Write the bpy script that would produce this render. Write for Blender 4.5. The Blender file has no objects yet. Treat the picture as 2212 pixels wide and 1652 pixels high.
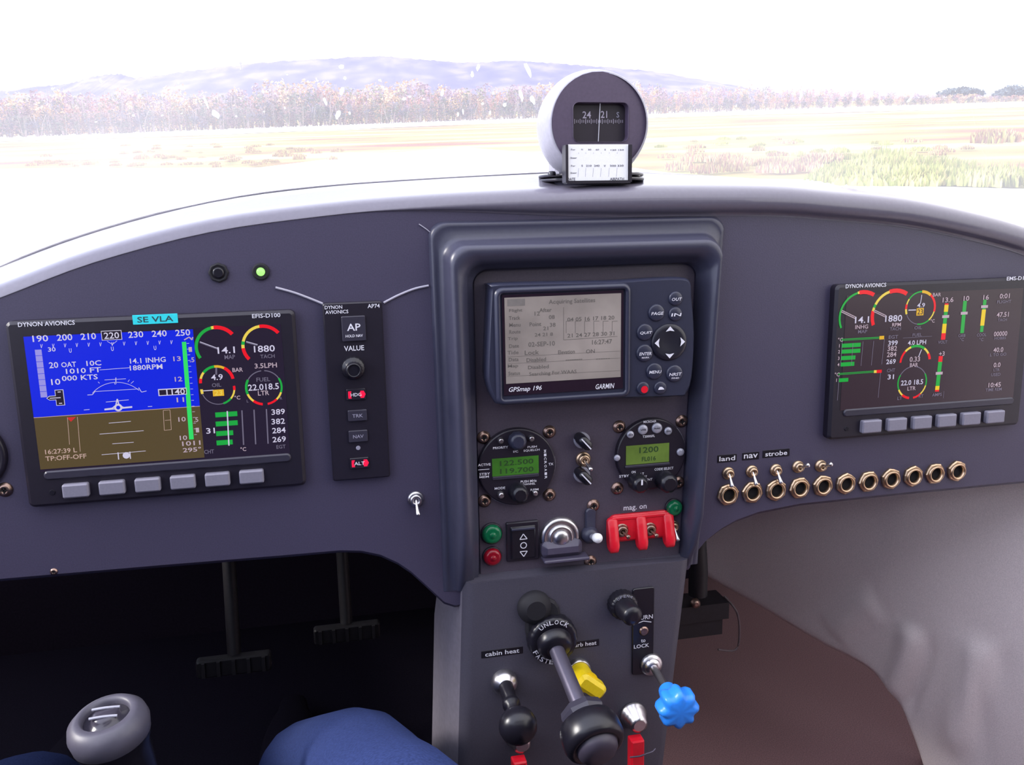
import bpy, bmesh, math, random
from mathutils import Matrix, Vector
random.seed(7)
PI = math.pi
scene = bpy.context.scene
COL = scene.collection

# ------------------------------------------------------------------ camera, world, light, exposure
W_, H_, F_ = 2212.0, 1652.0, 1876.0

def basis(yaw, pitch, roll):
    a, b, c = (math.radians(v) for v in (yaw, pitch, roll))
    w = Vector((math.sin(a)*math.cos(b), math.cos(a)*math.cos(b), -math.sin(b)))
    r = Vector((math.cos(a), -math.sin(a), 0)); u = r.cross(w)
    R = math.cos(c)*r + math.sin(c)*u; U = -math.sin(c)*r + math.cos(c)*u
    return R, U, w

CP = Vector((.211, -.650, .067))                 # camera in the cockpit's own frame (x right, y forward, z up along the panel)
RP, UP, WP = basis(12.13, 11.18, -1.09)
CW = Vector((0, 0, 1.75))                        # camera above the airfield
RW, UW, WW = basis(0, 17.4, -1.75)

def cam_matrix(C, R, U, w):
    m = Matrix.Identity(4)
    for i in range(3):
        m[i][0] = R[i]; m[i][1] = U[i]; m[i][2] = -w[i]; m[i][3] = C[i]
    return m
CAMW = cam_matrix(CW, RW, UW, WW)
T = CAMW @ cam_matrix(CP, RP, UP, WP).inverted()  # cockpit frame -> world (the aircraft sits tail low)

cd = bpy.data.cameras.new('camera'); cam = bpy.data.objects.new('camera', cd)
COL.objects.link(cam); scene.camera = cam
cd.sensor_fit = 'HORIZONTAL'; cd.sensor_width = 36.0; cd.lens = F_/W_*36.0
cd.clip_start = .02; cd.clip_end = 9000
cam.matrix_world = CAMW

scene.view_settings.view_transform = 'Standard'
scene.view_settings.look = 'None'
scene.view_settings.gamma = 1
scene.view_settings.exposure = 0.0
scene.view_settings.use_curve_mapping = False
scene.cycles.max_bounces = 6
scene.cycles.diffuse_bounces = 3
scene.cycles.glossy_bounces = 3
scene.cycles.transparent_max_bounces = 10
scene.cycles.caustics_reflective = False
scene.cycles.caustics_refractive = False

wd = bpy.data.worlds.new('overcast_sky'); scene.world = wd; wd.use_nodes = True
nt = wd.node_tree; bg = nt.nodes['Background']
tc = nt.nodes.new('ShaderNodeTexCoord'); sx = nt.nodes.new('ShaderNodeSeparateXYZ')
rp = nt.nodes.new('ShaderNodeValToRGB'); mr = nt.nodes.new('ShaderNodeMapRange')
mr.inputs['From Min'].default_value = -1; mr.inputs['From Max'].default_value = 1
nt.links.new(tc.outputs['Generated'], sx.inputs[0]); nt.links.new(sx.outputs['X'], mr.inputs['Value'])
nt.links.new(mr.outputs[0], rp.inputs[0]); nt.links.new(rp.outputs[0], bg.inputs[0])
rp.color_ramp.elements[0].color = (.66, .77, 1.04, 1); rp.color_ramp.elements[1].color = (1.0, .96, .90, 1)
SKY = 2.7
bg.inputs[1].default_value = SKY

sd = bpy.data.lights.new('sun', 'SUN'); sun = bpy.data.objects.new('sun', sd); COL.objects.link(sun)
sd.energy = 4.8; sd.angle = math.radians(16); sd.color = (1, .95, .88)
sun.rotation_euler = Vector((1, .10, -.60)).to_track_quat('-Z', 'Y').to_euler()   # veiled sun, from the left and above

# ------------------------------------------------------------------ materials
MATS = {}
def srgb(c):
    return tuple(((v/255)/12.92 if v/255 <= .04045 else ((v/255+.055)/1.055)**2.4) for v in c)
def mat(name, col, rough=.5, metal=0, emit=0, noise=.0, scale=200, bump=0.0, alpha=None, spec=.5, coat=0):
    if name in MATS: return MATS[name]
    m = bpy.data.materials.new(name); m.use_nodes = True; n = m.node_tree; b = n.nodes['Principled BSDF']
    b.inputs['Base Color'].default_value = (*col, 1); b.inputs['Roughness'].default_value = rough
    b.inputs['Metallic'].default_value = metal; b.inputs['Specular IOR Level'].default_value = spec
    b.inputs['Coat Weight'].default_value = coat
    if emit:
        b.inputs['Base Color'].default_value = (.008, .007, .008, 1)
        b.inputs['Emission Color'].default_value = (*col, 1); b.inputs['Emission Strength'].default_value = emit
    if noise or bump:
        tx = n.nodes.new('ShaderNodeTexCoord'); nz = n.nodes.new('ShaderNodeTexNoise')
        nz.inputs['Scale'].default_value = scale; nz.inputs['Detail'].default_value = 4
        n.links.new(tx.outputs['Object'], nz.inputs['Vector'])
        if noise:
            r = n.nodes.new('ShaderNodeValToRGB')
            lo = tuple(c*(1-noise) for c in col); hi = tuple(min(1, c*(1+noise)) for c in col)
            r.color_ramp.elements[0].position = .3; r.color_ramp.elements[1].position = .7
            r.color_ramp.elements[0].color = (*lo, 1); r.color_ramp.elements[1].color = (*hi, 1)
            n.links.new(nz.outputs['Fac'], r.inputs[0]); n.links.new(r.outputs[0], b.inputs['Base Color'])
        if bump:
            bp = n.nodes.new('ShaderNodeBump'); bp.inputs['Strength'].default_value = bump
            bp.inputs['Distance'].default_value = .001
            n.links.new(nz.outputs['Fac'], bp.inputs['Height']); n.links.new(bp.outputs[0], b.inputs['Normal'])
    MATS[name] = m; return m

PANEL = mat('panel_grey', (.060, .052, .094), .42, noise=.10, scale=900, bump=.06)
PODM = mat('pod_grey', (.045, .045, .075), .33, noise=.06, scale=500)
PEDM = mat('pedestal_grey', (.062, .057, .080), .5, noise=.10, scale=900, bump=.06)
DASH = mat('dash_top_grey', (.125, .115, .155), .34, coat=.5, noise=.05, scale=300)
BEZ = mat('bezel_black', (.014, .011, .020), .38, noise=.08, scale=400)
BEZ2 = mat('bezel_strip', (.035, .032, .05), .35, noise=.05, scale=400)
BTN = mat('button_grey', (.22, .21, .27), .45, noise=.05, scale=600)
BLK = mat('black_plastic', (.010, .009, .015), .3, noise=.1, scale=500)
BLKM = mat('black_matt', (.008, .007, .012), .7, noise=.1, scale=500)
HOLE = mat('dark_hole', (.003, .0025, .005), .9, noise=.1, scale=500)
WHT = mat('white_print', (.75, .74, .82), .5, noise=.03, scale=500)
GRYP = mat('grey_print', (.30, .29, .38), .5, noise=.03, scale=500)
CARDW = mat('card_white', (.90, .90, .92), .6, noise=.02, scale=800)
CHR = mat('chrome', (.62, .60, .62), .30, 1, noise=.04, scale=300)
GOLD = mat('brass_nut', (.62, .45, .30), .34, 1, noise=.12, scale=400)
SCRW = mat('bronze_screw', (.34, .23, .19), .35, 1, noise=.2, scale=500)
CYAN = mat('cyan_sticker', srgb((40, 215, 225)), .6, noise=.04, scale=500)
REDP = mat('red_plastic', (.75, .012, .03), .28, noise=.04, scale=400)
REDL = mat('red_lens', (.24, .004, .014), .15, noise=.1, scale=400)
GRNL = mat('green_lens', (.004, .13, .05), .15, noise=.1, scale=400)
YELP = mat('yellow_plastic', (.85, .62, .01), .35, noise=.04, scale=400)
BLUP = mat('blue_plastic', (.03, .26, .95), .35, noise=.04, scale=400)
LCD = mat('green_lcd', srgb((62, 118, 38)), .35, noise=.2, scale=60)
LCDR = mat('green_lcd_pale', srgb((104, 130, 56)), .3, noise=.2, scale=60)
LCDT = mat('lcd_ink', (.02, .06, .015), .5, noise=.05, scale=300)
GPSL = mat('gps_lcd', (.31, .27, .245), .3, noise=.22, scale=22)
GPST = mat('gps_ink', (.13, .115, .105), .5, noise=.05, scale=300)
GPSB = mat('gps_body', (.030, .032, .058), .30, noise=.05, scale=400)
SILV = mat('silver_button', (.42, .42, .50), .3, .3, noise=.04, scale=400)
LEDG = mat('green_led', (.45, 1.0, .25), .3, emit=1.1)
def em(name, rgb, k=1.0): return mat(name, srgb(rgb), .25, emit=k)
E_SKY = em('screen_blue', (0, 32, 222)); E_GND = em('screen_brown', (84, 70, 40)); E_WH = em('screen_white', (205, 200, 225))
E_GR = em('screen_green', (20, 165, 60)); E_LG = em('screen_bright_green', (45, 220, 100)); E_RD = em('screen_red', (235, 12, 30))
E_YE = em('screen_yellow', (232, 205, 80)); E_AM = em('screen_amber', (225, 175, 35)); E_GY = em('screen_grey', (110, 104, 125))
E_BK = em('screen_black', (30, 20, 40)); E_BK2 = em('screen_black_reflect', (50, 36, 46)); E_CYN = em('screen_tan', (190, 160, 150))  # right screen's brownish reflection is put into its warm black as glow
E_PK = em('lit_red_key', (255, 25, 75), 1.0)
E_WT = em('screen_white_dim', (185, 165, 180)); E_YD = em('screen_yellow_deep', (235, 200, 20))

# ------------------------------------------------------------------ mesh builder
_txt = {}
def text_geo(s):
    if s in _txt: return _txt[s]
    c = bpy.data.curves.new('t', 'FONT'); c.body = s; c.resolution_u = 2; c.offset = .012; c.fill_mode = 'FRONT'
    o = bpy.data.objects.new('t', c); COL.objects.link(o)
    dg = bpy.context.evaluated_depsgraph_get()
    me = bpy.data.meshes.new_from_object(o.evaluated_get(dg))
    vs = [(v.co.x, v.co.y) for v in me.vertices]; fs = [tuple(p.vertices) for p in me.polygons]
    bpy.data.objects.remove(o); bpy.data.curves.remove(c); bpy.data.meshes.remove(me)
    if not vs: vs = [(0, 0)]; fs = []
    x0 = min(v[0] for v in vs); x1 = max(v[0] for v in vs); y0 = min(v[1] for v in vs); y1 = max(v[1] for v in vs)
    _txt[s] = (vs, fs, x0, x1, y0, y1); return _txt[s]

class MB:
    """local frame of the thing: x right, z up, -y towards the pilot"""
    def __init__(s): s.v = []; s.f = []; s.m = []; s.sm = []; s.mats = []; s.M = None; s.name = None
    def mi(s, m):
        if m not in s.mats: s.mats.append(m)
        return s.mats.index(m)
    def add(s, vs, fs, m, smooth=False):
        b = len(s.v); k = s.mi(m)
        for p in vs:
            p = Vector(p); s.v.append(tuple(s.M @ p) if s.M else tuple(p))
        for f in fs: s.f.append(tuple(b+i for i in f)); s.m.append(k); s.sm.append(smooth)
        return s
    def poly(s, pts, y, m):                                  # flat polygon facing the pilot
        return s.add([(x, y, z) for x, z in pts], [tuple(range(len(pts)))], m)
    def rect(s, x0, z0, x1, z1, y, m): return s.poly([(x0, z0), (x1, z0), (x1, z1), (x0, z1)], y, m)
    def line(s, pts, w, y, m):
        for (a, b), (c, d) in zip(pts, pts[1:]):
            dx, dz = c-a, d-b; l = math.hypot(dx, dz) or 1e-9; nx, nz = -dz/l*w/2, dx/l*w/2
            s.poly([(a-nx, b-nz), (c-nx, d-nz), (c+nx, d+nz), (a+nx, b+nz)], y, m)
        return s
    def arc(s, cx, cz, r, w, a0, a1, y, m, n=None):          # degrees, anticlockwise from the right
        n = n or max(3, int(abs(a1-a0)/9)); P = []
        for i in range(n+1):
            a = math.radians(a0+(a1-a0)*i/n); P.append((math.cos(a), math.sin(a)))
        for (c, d), (e, g) in zip(P, P[1:]):
            s.poly([(cx+c*(r-w/2), cz+d*(r-w/2)), (cx+c*(r+w/2), cz+d*(r+w/2)), (cx+e*(r+w/2), cz+g*(r+w/2)), (cx+e*(r-w/2), cz+g*(r-w/2))], y, m)
        return s
    def disc(s, cx, cz, r, y, m, n=24): return s.poly([(cx+r*math.cos(2*PI*i/n), cz+r*math.sin(2*PI*i/n)) for i in range(n)], y, m)
    def text(s, t, cx, cz, h, y, m, w=None, rot=0, shear=0, align='c'):
        vs, fs, x0, x1, y0, y1 = text_geo(t)
        k = h/((y1-y0) or 1); kx = (w/((x1-x0) or 1)) if w else k
        c, d = math.cos(math.radians(rot)), math.sin(math.radians(rot)); out = []
        ox = {'c': (x0+x1)/2, 'l': x0, 'r': x1}[align]
        for a, b in vs:
            z = (b-(y0+y1)/2)*k; x = (a-ox)*kx + shear*z
            out.append((cx+x*c-z*d, y, cz+x*d+z*c))
        return s.add(out, fs, m)
    def loft(s, loops, m, closed=True, cap0=False, cap1=False, smooth=True):
        n = len(loops[0]); vs = [p for l in loops for p in l]; fs = []
        for j in range(len(loops)-1):
            for i in range(n if closed else n-1):
                a = j*n+i; b = j*n+(i+1) % n; fs.append((a, b, b+n, a+n))
        s.add(vs, fs, m, smooth)
        if cap0: s.add(loops[0], [tuple(range(n))[::-1]], m)
        if cap1: s.add(loops[-1], [tuple(range(n))], m)
        return s
    def slab(s, cx, cz, w, h, y0, y1, m, r=.002, ch=.001, n=4, front=None):   # rounded box, y0 back, y1 front (y1<y0)
        def rr(w, h, r, y):
            P = []
            for (sx_, sz_, a) in ((1, 1, 0), (-1, 1, 90), (-1, -1, 180), (1, -1, 270)):
                for i in range(n+1):
                    t = math.radians(a+90*i/n)
                    P.append((cx+sx_*(w/2-r)+r*math.cos(t), y, cz+sz_*(h/2-r)+r*math.sin(t)))
            return P
        r = min(r, w/2*.98, h/2*.98); r2 = max(r-ch, .00005)
        A = rr(w, h, r, y0); B = rr(w, h, r, y1+ch); C_ = rr(w-2*ch, h-2*ch, r2, y1)
        s.loft([A, B], m, smooth=False); s.loft([B, C_], m, smooth=False); s.add(C_, [tuple(range(len(C_)))], front or m)
        s.add(A, [tuple(range(len(A)))[::-1]], m); return s
    def lathe(s, o, ax, prof, m, n=24, lobe=None, smooth=True, cap=True):     # prof: (distance along ax, radius)
        o = Vector(o); ax = Vector(ax).normalized(); t = Vector((0, 0, 1)) if abs(ax.z) < .9 else Vector((1, 0, 0))
        e1 = t.cross(ax).normalized(); e2 = ax.cross(e1)
        L = []
        for d, r in prof:
            ring = []
            for i in range(n):
                a = 2*PI*i/n; k = 1 if not lobe else lobe(a, r)
                ring.append(o+ax*d+(e1*math.cos(a)+e2*math.sin(a))*r*k)
            L.append(ring)
        return s.loft(L, m, cap0=cap, cap1=cap, smooth=smooth)
    def tube(s, pts, r, m, n=8, cap=True):
        pts = [Vector(p) for p in pts]; L = []
        for i, p in enumerate(pts):
            d = (pts[min(i+1, len(pts)-1)]-pts[max(i-1, 0)]).normalized()
            t = Vector((0, 0, 1)) if abs(d.z) < .9 else Vector((1, 0, 0))
            e1 = t.cross(d).normalized(); e2 = d.cross(e1); rr = r[i] if isinstance(r, (list, tuple)) else r
            L.append([p+(e1*math.cos(2*PI*k/n)+e2*math.sin(2*PI*k/n))*rr for k in range(n)])
        return s.loft(L, m, cap0=cap, cap1=cap)
    def box(s, x0, x1, y0, y1, z0, z1, m):
        V = [(x, y, z) for x in (x0, x1) for y in (y0, y1) for z in (z0, z1)]
        return s.add(V, [(0, 1, 3, 2), (4, 6, 7, 5), (0, 4, 5, 1), (2, 3, 7, 6), (0, 2, 6, 4), (1, 5, 7, 3)], m)
    def mesh(s, name):
        me = bpy.data.meshes.new(name); me.from_pydata(s.v, [], s.f)
        for m in s.mats: me.materials.append(m)
        me.polygons.foreach_set('material_index', s.m); me.polygons.foreach_set('use_smooth', s.sm); me.update(); return me
    def build(s, name, parent=None, loc=(0, 0, 0), label=None):
        o = bpy.data.objects.new(name, s.mesh(name)); COL.objects.link(o); o.location = loc
        if parent: o.parent = parent
        else: COCKPIT.append(o)
        if label: o['label'] = label
        return o
COCKPIT = []
def tag(o, label, cat, group=None, kind=None):
    if label: o['label'] = label
    if cat: o['category'] = cat
    if group: o['group'] = group
    if kind: o['kind'] = kind
    return o
def thing(name, label, cat, loc=(0, 0, 0), group=None):
    o = bpy.data.objects.new(name, None); COL.objects.link(o); o.location = loc; o.empty_display_size = .01
    COCKPIT.append(o); return tag(o, label, cat, group)
def dup(root, loc, label=None):
    def cp(o, par):
        c = o.copy(); COL.objects.link(c)
        if par: c.parent = par
        for ch in list(o.children): cp(ch, c)
        return c
    r = cp(root, None); r.location = loc; COCKPIT.append(r)
    if label: r['label'] = label
    return r
def at(px, py, y=0.0):                                       # photo point -> point of the plane y in the cockpit
    v = WP + RP*(px-W_/2)/F_ + UP*(H_/2-py)/F_
    t = (y-CP.y)/v.y; p = CP+v*t; return p.x, p.z

# ------------------------------------------------------------------ instrument panel: fascia, rolled lip, dash top, pod
TOP = [(-.20, -.09), (-.16, -.055), (-.11, -.022), (-.06, 0), (-.003, .0197), (.0576, .0412), (.135, .0599), (.215, .0696), (.282, .0743), (.353, .0773),
       (.4448, .0794), (.5616, .0780), (.62, .0735), (.688, .0666), (.75, .055), (.806, .0411), (.86, .021), (.92, -.005), (.98, -.04), (1.02, -.075)]
BOT = [(1.02, -.186), (.8313, -.186), (.70, -.186), (.6051, -.1868), (.5659, -.1906), (.545, -.196), (.5319, -.2019), (.518, -.211), (.5075, -.2225), (.503, -.235),
       (.30, -.245), (.2916, -.2411), (.2772, -.2245), (.266, -.212), (.2561, -.2035), (.243, -.1955), (.2279, -.1905), (.212, -.1885), (.1651, -.188), (.0819, -.1865), (-.0277, -.1851), (-.20, -.184)]
def resample(P, k):
    out = []
    for i in range(len(P)-1):
        p0, p1, p2, p3 = P[max(i-1, 0)], P[i], P[i+1], P[min(i+2, len(P)-1)]
        for j in range(k):
            t = j/k
            out.append(tuple(.5*(2*b+(c-a)*t+(2*a-5*b+4*c-d)*t*t+(3*b-a-3*c+d)*t**3) for a, b, c, d in zip(p0, p1, p2, p3)))
    out.append(P[-1]); return out
TOPS = resample(TOP, 4)
def topz(x):
    for (a, b), (c, d) in zip(TOPS, TOPS[1:]):
        if a <= x <= c: return b+(d-b)*(x-a)/(c-a)
    return TOPS[0][1] if x < TOPS[0][0] else TOPS[-1][1]
def botz(x):
    P = BOT[::-1]
    for (a, b), (c, d) in zip(P, P[1:]):
        if a <= x <= c: return b+(d-b)*(x-a)/((c-a) or 1)
    return P[-1][1]
panel = thing('instrument_panel', 'dark grey moulded instrument panel arching across the whole cockpit below the windshield', 'instrument panel', (.4, 0, -.186))
PO = Vector((-.4, 0, .186))
mb = MB(); mb.M = Matrix.Translation(PO)
xs = sorted(set([p[0] for p in TOPS]+[p[0] for p in BOT]))
fr = [(x, 0, topz(x)-.004) for x in xs]; mid = [(x, 0, (topz(x)+botz(x))/2) for x in xs]; lo = [(x, 0, botz(x)) for x in xs]
lo2 = [(x, .003, botz(x)-.003) for x in xs]; bk = [(x, .012, botz(x)-.003) for x in xs]; bk2 = [(x, .014, botz(x)+.03) for x in xs]
mb.loft([fr, mid, lo], PANEL, closed=False, smooth=False); mb.loft([lo, lo2, bk, bk2], PANEL, closed=False, smooth=True)
mb.build('fascia', panel)
mb = MB(); mb.M = Matrix.Translation(PO)
def sstep(a, b, x):
    t = max(0, min(1, (x-a)/(b-a))); return t*t*(3-2*t)
rows = []
seam_px = [(0, 580), (200, 505), (450, 440), (700, 405), (1100, 380)]
seamL = [at(*p, .10) for p in seam_px]
seam = [(-.26, -.10), (-.2, -.062), (-.12, -.012)]+seamL+[(.46, .098), (.56, .092), (.66, .081), (.76, .064), (.86, .038), (.95, .003), (1.04, -.05), (1.09, -.09)]
SEAM = resample(seam, 5)
def seamz(x):
    for (a, b), (c, d) in zip(SEAM, SEAM[1:]):
        if a <= x <= c: return b+(d-b)*(x-a)/(c-a)
    return SEAM[0][1] if x < SEAM[0][0] else SEAM[-1][1]
for i, (x, z) in enumerate(TOPS):
    a = TOPS[max(i-1, 0)]; b = TOPS[min(i+1, len(TOPS)-1)]; d = Vector((b[0]-a[0], b[1]-a[1])).normalized(); nx, nz = -d.y, d.x
    k = sstep(.22, .46, x)
    P0 = [(0, -.019), (0, -.0165), (-.005*k, -.0155), (-.0085*k, -.0125), (-.010*k, -.008), (-.009*k+.0005*(1-k), -.003), (-.005*k+.003*(1-k), .0015), (.002*k+.008*(1-k), .0045), (.011*k+.016*(1-k), .0062), (.028, .0075)]
    P0 = [(y-.0006, o if o > -.0035 else -.0035+(o+.0035)*max(k, .02)) for y, o in P0]
    row = [(x+nx*o, y, z+nz*o) for y, o in P0]
    sx_ = x+(x-.42)*.03; sz_ = seamz(sx_)
    last = row[-1]
    for t in (.33, .66, 1): row.append((last[0]+(sx_-last[0])*t, last[1]+(.10-last[1])*t, last[2]+(sz_-last[2])*t+.004*math.sin(PI*t)))
    rows.append(row)
mb.loft(rows, DASH, closed=False); mb.build('dash_top', panel, label='glossy dark dash top with rolled front lip')
# grey seam strip along the windshield foot
mb = MB(); mb.M = Matrix.Translation(PO)
sp = [(x+(x-.42)*.03, seamz(x+(x-.42)*.03)) for x, z in TOPS]
mb.tube([(x, .104, z+.001) for x, z in sp], [.0017 if x < .1 else .0011 for x, z in sp], mat('seam_grey', (.20, .19, .22), .6, noise=.1), n=6); mb.build('windshield_seam', panel, label='thin grey sealing strip')
# centre pod rim, an open arch with a raised crest
def arch(x0t, x1t, x0b, x1b, zt, zb, r, y, n=8):
    P = []
    def X0(z): return x0b+(x0t-x0b)*(z-zb)/(zt-zb)
    def X1(z): return x1b+(x1t-x1b)*(z-zb)/(zt-zb)
    for i in range(11): z = zb+(zt-r-zb)*i/10; P.append((X0(z), y, z))
    for i in range(1, n): a = PI-PI/2*i/n; P.append((X0(zt)+r+r*math.cos(a), y, zt-r+r*math.sin(a)))
    for i in range(9): P.append((X0(zt)+r+(X1(zt)-X0(zt)-2*r)*i/8, y, zt))
    for i in range(1, n): a = PI/2-PI/2*i/n; P.append((X1(zt)-r+r*math.cos(a), y, zt-r+r*math.sin(a)))
    for i in range(11): z = zt-r-(zt-r-zb)*i/10; P.append((X1(z), y, z))
    return P
mb = MB(); mb.M = Matrix.Translation(PO)
ZB = -.232
mb.loft([arch(.289, .526, .291, .510, .0605, ZB, .012, .001), arch(.2903, .5247, .292, .5090, .0594, ZB, .012, -.0030), arch(.2918, .5232, .2935, .5075, .0580, ZB, .012, -.0050), arch(.2938, .5212, .2955, .5055, .0560, ZB, .012, -.0045), arch(.2975, .5185, .299, .5040, .0485, ZB, .013, -.0050),
         arch(.2995, .5170, .301, .503, .0455, ZB, .014, -.0080), arch(.3010, .5160, .3025, .502, .0435, ZB, .014, -.0180), arch(.3025, .5150, .304, .5010, .0418, ZB, .014, -.0225), arch(.3048, .5135, .3063, .5000, .0395, ZB, .014, -.0238), arch(.3085, .5105, .310, .4975, .0355, ZB, .014, -.0230),
         arch(.3105, .5090, .312, .4960, .0330, ZB, .014, -.021), arch(.3140, .5065, .3150, .4945, .0300, ZB, .014, -.0190), arch(.3155, .505, .3160, .4940, .0285, ZB, .013, -.0130),
         arch(.3195, .5035, .3190, .4930, .0255, ZB, .012, -.0115), arch(.3215, .5020, .3205, .4925, .0235, ZB, .011, -.002)], PODM, closed=False)
mb.v = [(x, y*(.12+.88*sstep(ZB, -.190, z-.186)), z) for x, y, z in mb.v]
mb.build('centre_pod_rim', panel, label='raised blue-grey rim framing the centre console')
mb = MB(); mb.M = Matrix.Translation(PO)
CFACE = mat('centre_face_grey', (.074, .060, .086), .42, noise=.10, scale=900, bump=.06)
P = arch(.3225, .501, .3215, .4918, .0225, -.221, .01, -.0015)
mb.add(P+[(.4918, -.0015, -.221), (.3215, -.0015, -.221)], [tuple(range(len(P)+2))], CFACE)
mb.add([(.3215, -.0015, -.221), (.4918, -.0015, -.221), (.4918, .0, -.223), (.3215, .0, -.223)], [(0, 1, 2, 3)], CFACE)
mb.build('centre_face', panel)

# ------------------------------------------------------------------ pedestal
ped = thing('centre_pedestal', 'grey lower pedestal carrying the throttle and pull knobs', 'pedestal', (.395, -.01, -.46))
PY = -.012
L_ = [(at(1000, 1252, PY)), (at(990, 1652, PY))]; R_ = [(at(1497, 1190, PY)), (at(1440, 1652, PY))]
def edge(a, b, z): return a[0]+(b[0]-a[0])*(z-a[1])/(b[1]-a[1])
mb = MB(); mb.M = Matrix.Translation((-.395, .01, .46)); rows = []; side = []
for i in range(13):
    z = -.2225-(.33-.2225+.17)*i/12*.9; xl = edge(L_[0], L_[1], z)+.001; xr = edge(R_[0], R_[1], z)
    k = min(1, i/2.5)
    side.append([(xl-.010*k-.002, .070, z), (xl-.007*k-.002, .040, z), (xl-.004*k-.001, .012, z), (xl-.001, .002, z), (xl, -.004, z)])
    rows.append([(xl, -.004, z), (xl+.003, -.0095, z), (xl+.009, PY, z), (xr-.009, PY, z), (xr-.003, -.0095, z), (xr, -.004, z), (xr+.002, .03, z), (xr+.004, .10, z)])
mb.loft(rows, PEDM, closed=False)
t = rows[0]; mb.add([tuple(p) for p in t[0:6]]+[(t[5][0], .004, t[5][2]+.004), (t[0][0], .004, t[0][2]+.004)], [tuple(range(8))], PEDM)
mb.build('pedestal_body', ped)
mb = MB(); mb.M = Matrix.Translation((-.395, .01, .46)); mb.loft(side, mat('pedestal_side_lit', (.17, .155, .19), .6, noise=.08, spec=.2), closed=False); mb.build('side_panel', ped, label='side panel with the side light put into its grey')  # light on the left side painted as a paler grey

# ------------------------------------------------------------------ screens
def screen_unit(name, label, org, seam_label):
    u = thing(name, label, 'display', (org[0], 0, org[1]))
    w, h = .19, .1316
    mb = MB(); mb.slab(w/2, -h/2, w, h, -.0002, -.009, BEZ, r=.004, ch=.0022)
    mb.slab(.0165+.160/2, -.1087, .168, .0065, -.0085, -.0105, BEZ2, r=.003, ch=.001)
    b = mb.build('bezel', u)
    return u, b
def grid_button(u, xs, z, w=.0172, h=.0100):
    mb = MB(); mb.slab(0, 0, w, h, 0, -.0048, BTN, r=.0014, ch=.0011)
    me = mb.mesh('soft_key')
    for x in xs:
        o = bpy.data.objects.new('soft_key', me); COL.objects.link(o); o.parent = u; o.location = (x, -.0088, z)

# --- left screen
efis, ebez = screen_unit('flight_display', 'wide black display with blue and brown attitude picture and cyan sticker, at left', (0, 0), '')
efis['label'] = 'wide black display showing a blue sky and brown ground attitude picture, at left of panel'
mb = MB()
mb.text('DYNON AVIONICS', *at(355/3.253, 640+180/3.253), .0031, -.0092, WHT, w=.0355); mb.build('maker_lettering', ebez); mb = MB()
mb.text('EFIS-D100', *at(1876/3.253, 640+125/3.253), .0030, -.0092, WHT, w=.0195); mb.build('model_lettering', ebez)
grid_button(efis, [.0325+.02385*i for i in range(6)], -.1205)
mb = MB(); mb.lathe((.0165, -.0088, -.1213), (0, -1, 0), [(0, .0022), (.0008, .0018)], BLK, n=12); mb.build('light_sensor', efis)
def E(zx, zy): return at(zx/3.253, 640+zy/3.253, -.0092)
K = 1/10000.
s = MB(); y0 = -.0092; y1, y2, y3, y4 = -.00935, -.0095, -.00965, -.0098
s.rect(.0105, -.1060, .1800, -.0098, y0, E_BK)
hl, hr = .0108, E(1380, 500)[0]
zh0 = E(280, 850)[1]; zh1 = E(1390, 772)[1]
s.poly([(hl, zh0), (hr, zh1), (hr, -.0105), (hl, -.0105)], y1, E_SKY); s.poly([(hl, -.1040), (hr, -.1040), (hr, zh1), (hl, zh0)], y1, E_GND)
s.line([(hl, zh0), (hr, zh1)], .0004, y2, E_CYN)
for i, t in enumerate(('190', '200', '210', '220', '230', '240', '250')):
    x, z = E((285, 455, 622, 785, 955, 1120, 1285)[i], (295, 287, 280, 274, 267, 260, 254)[i])
    if t == '220': s.rect(x-.0066, z-.0032, x+.0066, z+.0034, y2, E_WH); s.rect(x-.0062, z-.0028, x+.0062, z+.0030, y3, E_BK)
    s.text(t, x, z, .0045, y4, E_WH, w=.0098)
for i in range(12):
    x, z = E(290+83*i, 348-2.5*i); s.line([(x-.0003, z+.0012), (x, z-.0014), (x+.0009, z+.0012)], .0003, y2, E_WH)
for zx, zy in ((495, 380), (790, 368), (1090, 362)): s.text('U', *E(zx, zy), .003, y2, E_WH, w=.0016)
x, z = E(790, 325); s.line([(x-.0032, z+.0012), (x, z-.0012), (x+.0032, z+.0012)], .0003, y3, E_WH)
# airspeed tape
a = E(245, 375); b = E(290, 710); s.rect(a[0], b[1], a[0]+.0042, a[1], y2, em('tape_lilac', (150, 145, 225)))
for i in range(1, 8): z = a[1]+(b[1]-a[1])*i/8; s.line([(a[0], z), (a[0]+.0042, z)], .0003, y3, E_SKY)
s.text('30', *E(365, 372), .003, y3, E_WH, w=.0048); s.text('20', *E(378, 482), .0042, y3, E_WH, w=.0058); s.text('10', *E(393, 600), .0042, y3, E_WH, w=.0058)
x, z = E(395, 712)
s.poly([(x-.0062, z), (x-.0042, z-.0016), (x-.0004, z-.0016), (x-.0004, z-.0056), (x+.0052, z-.0056), (x+.0052, z+.0056), (x-.0004, z+.0056), (x-.0004, z+.0016), (x-.0042, z+.0016)], y2, E_WH)
s.poly([(x-.0056, z), (x-.0040, z-.0012), (x, z-.0012), (x, z-.0052), (x+.0048, z-.0052), (x+.0048, z+.0052), (x, z+.0052), (x, z+.0012), (x-.0040, z+.0012)], y3, E_BK)
s.line([(x-.004, z), (x+.003, z)], .0006, y4, E_WH); s.line([(x+.0015, z-.004), (x+.0035, z-.004)], .0006, y4, E_WH); s.line([(x+.0015, z+.004), (x+.0035, z+.004)], .0006, y4, E_WH)
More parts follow.
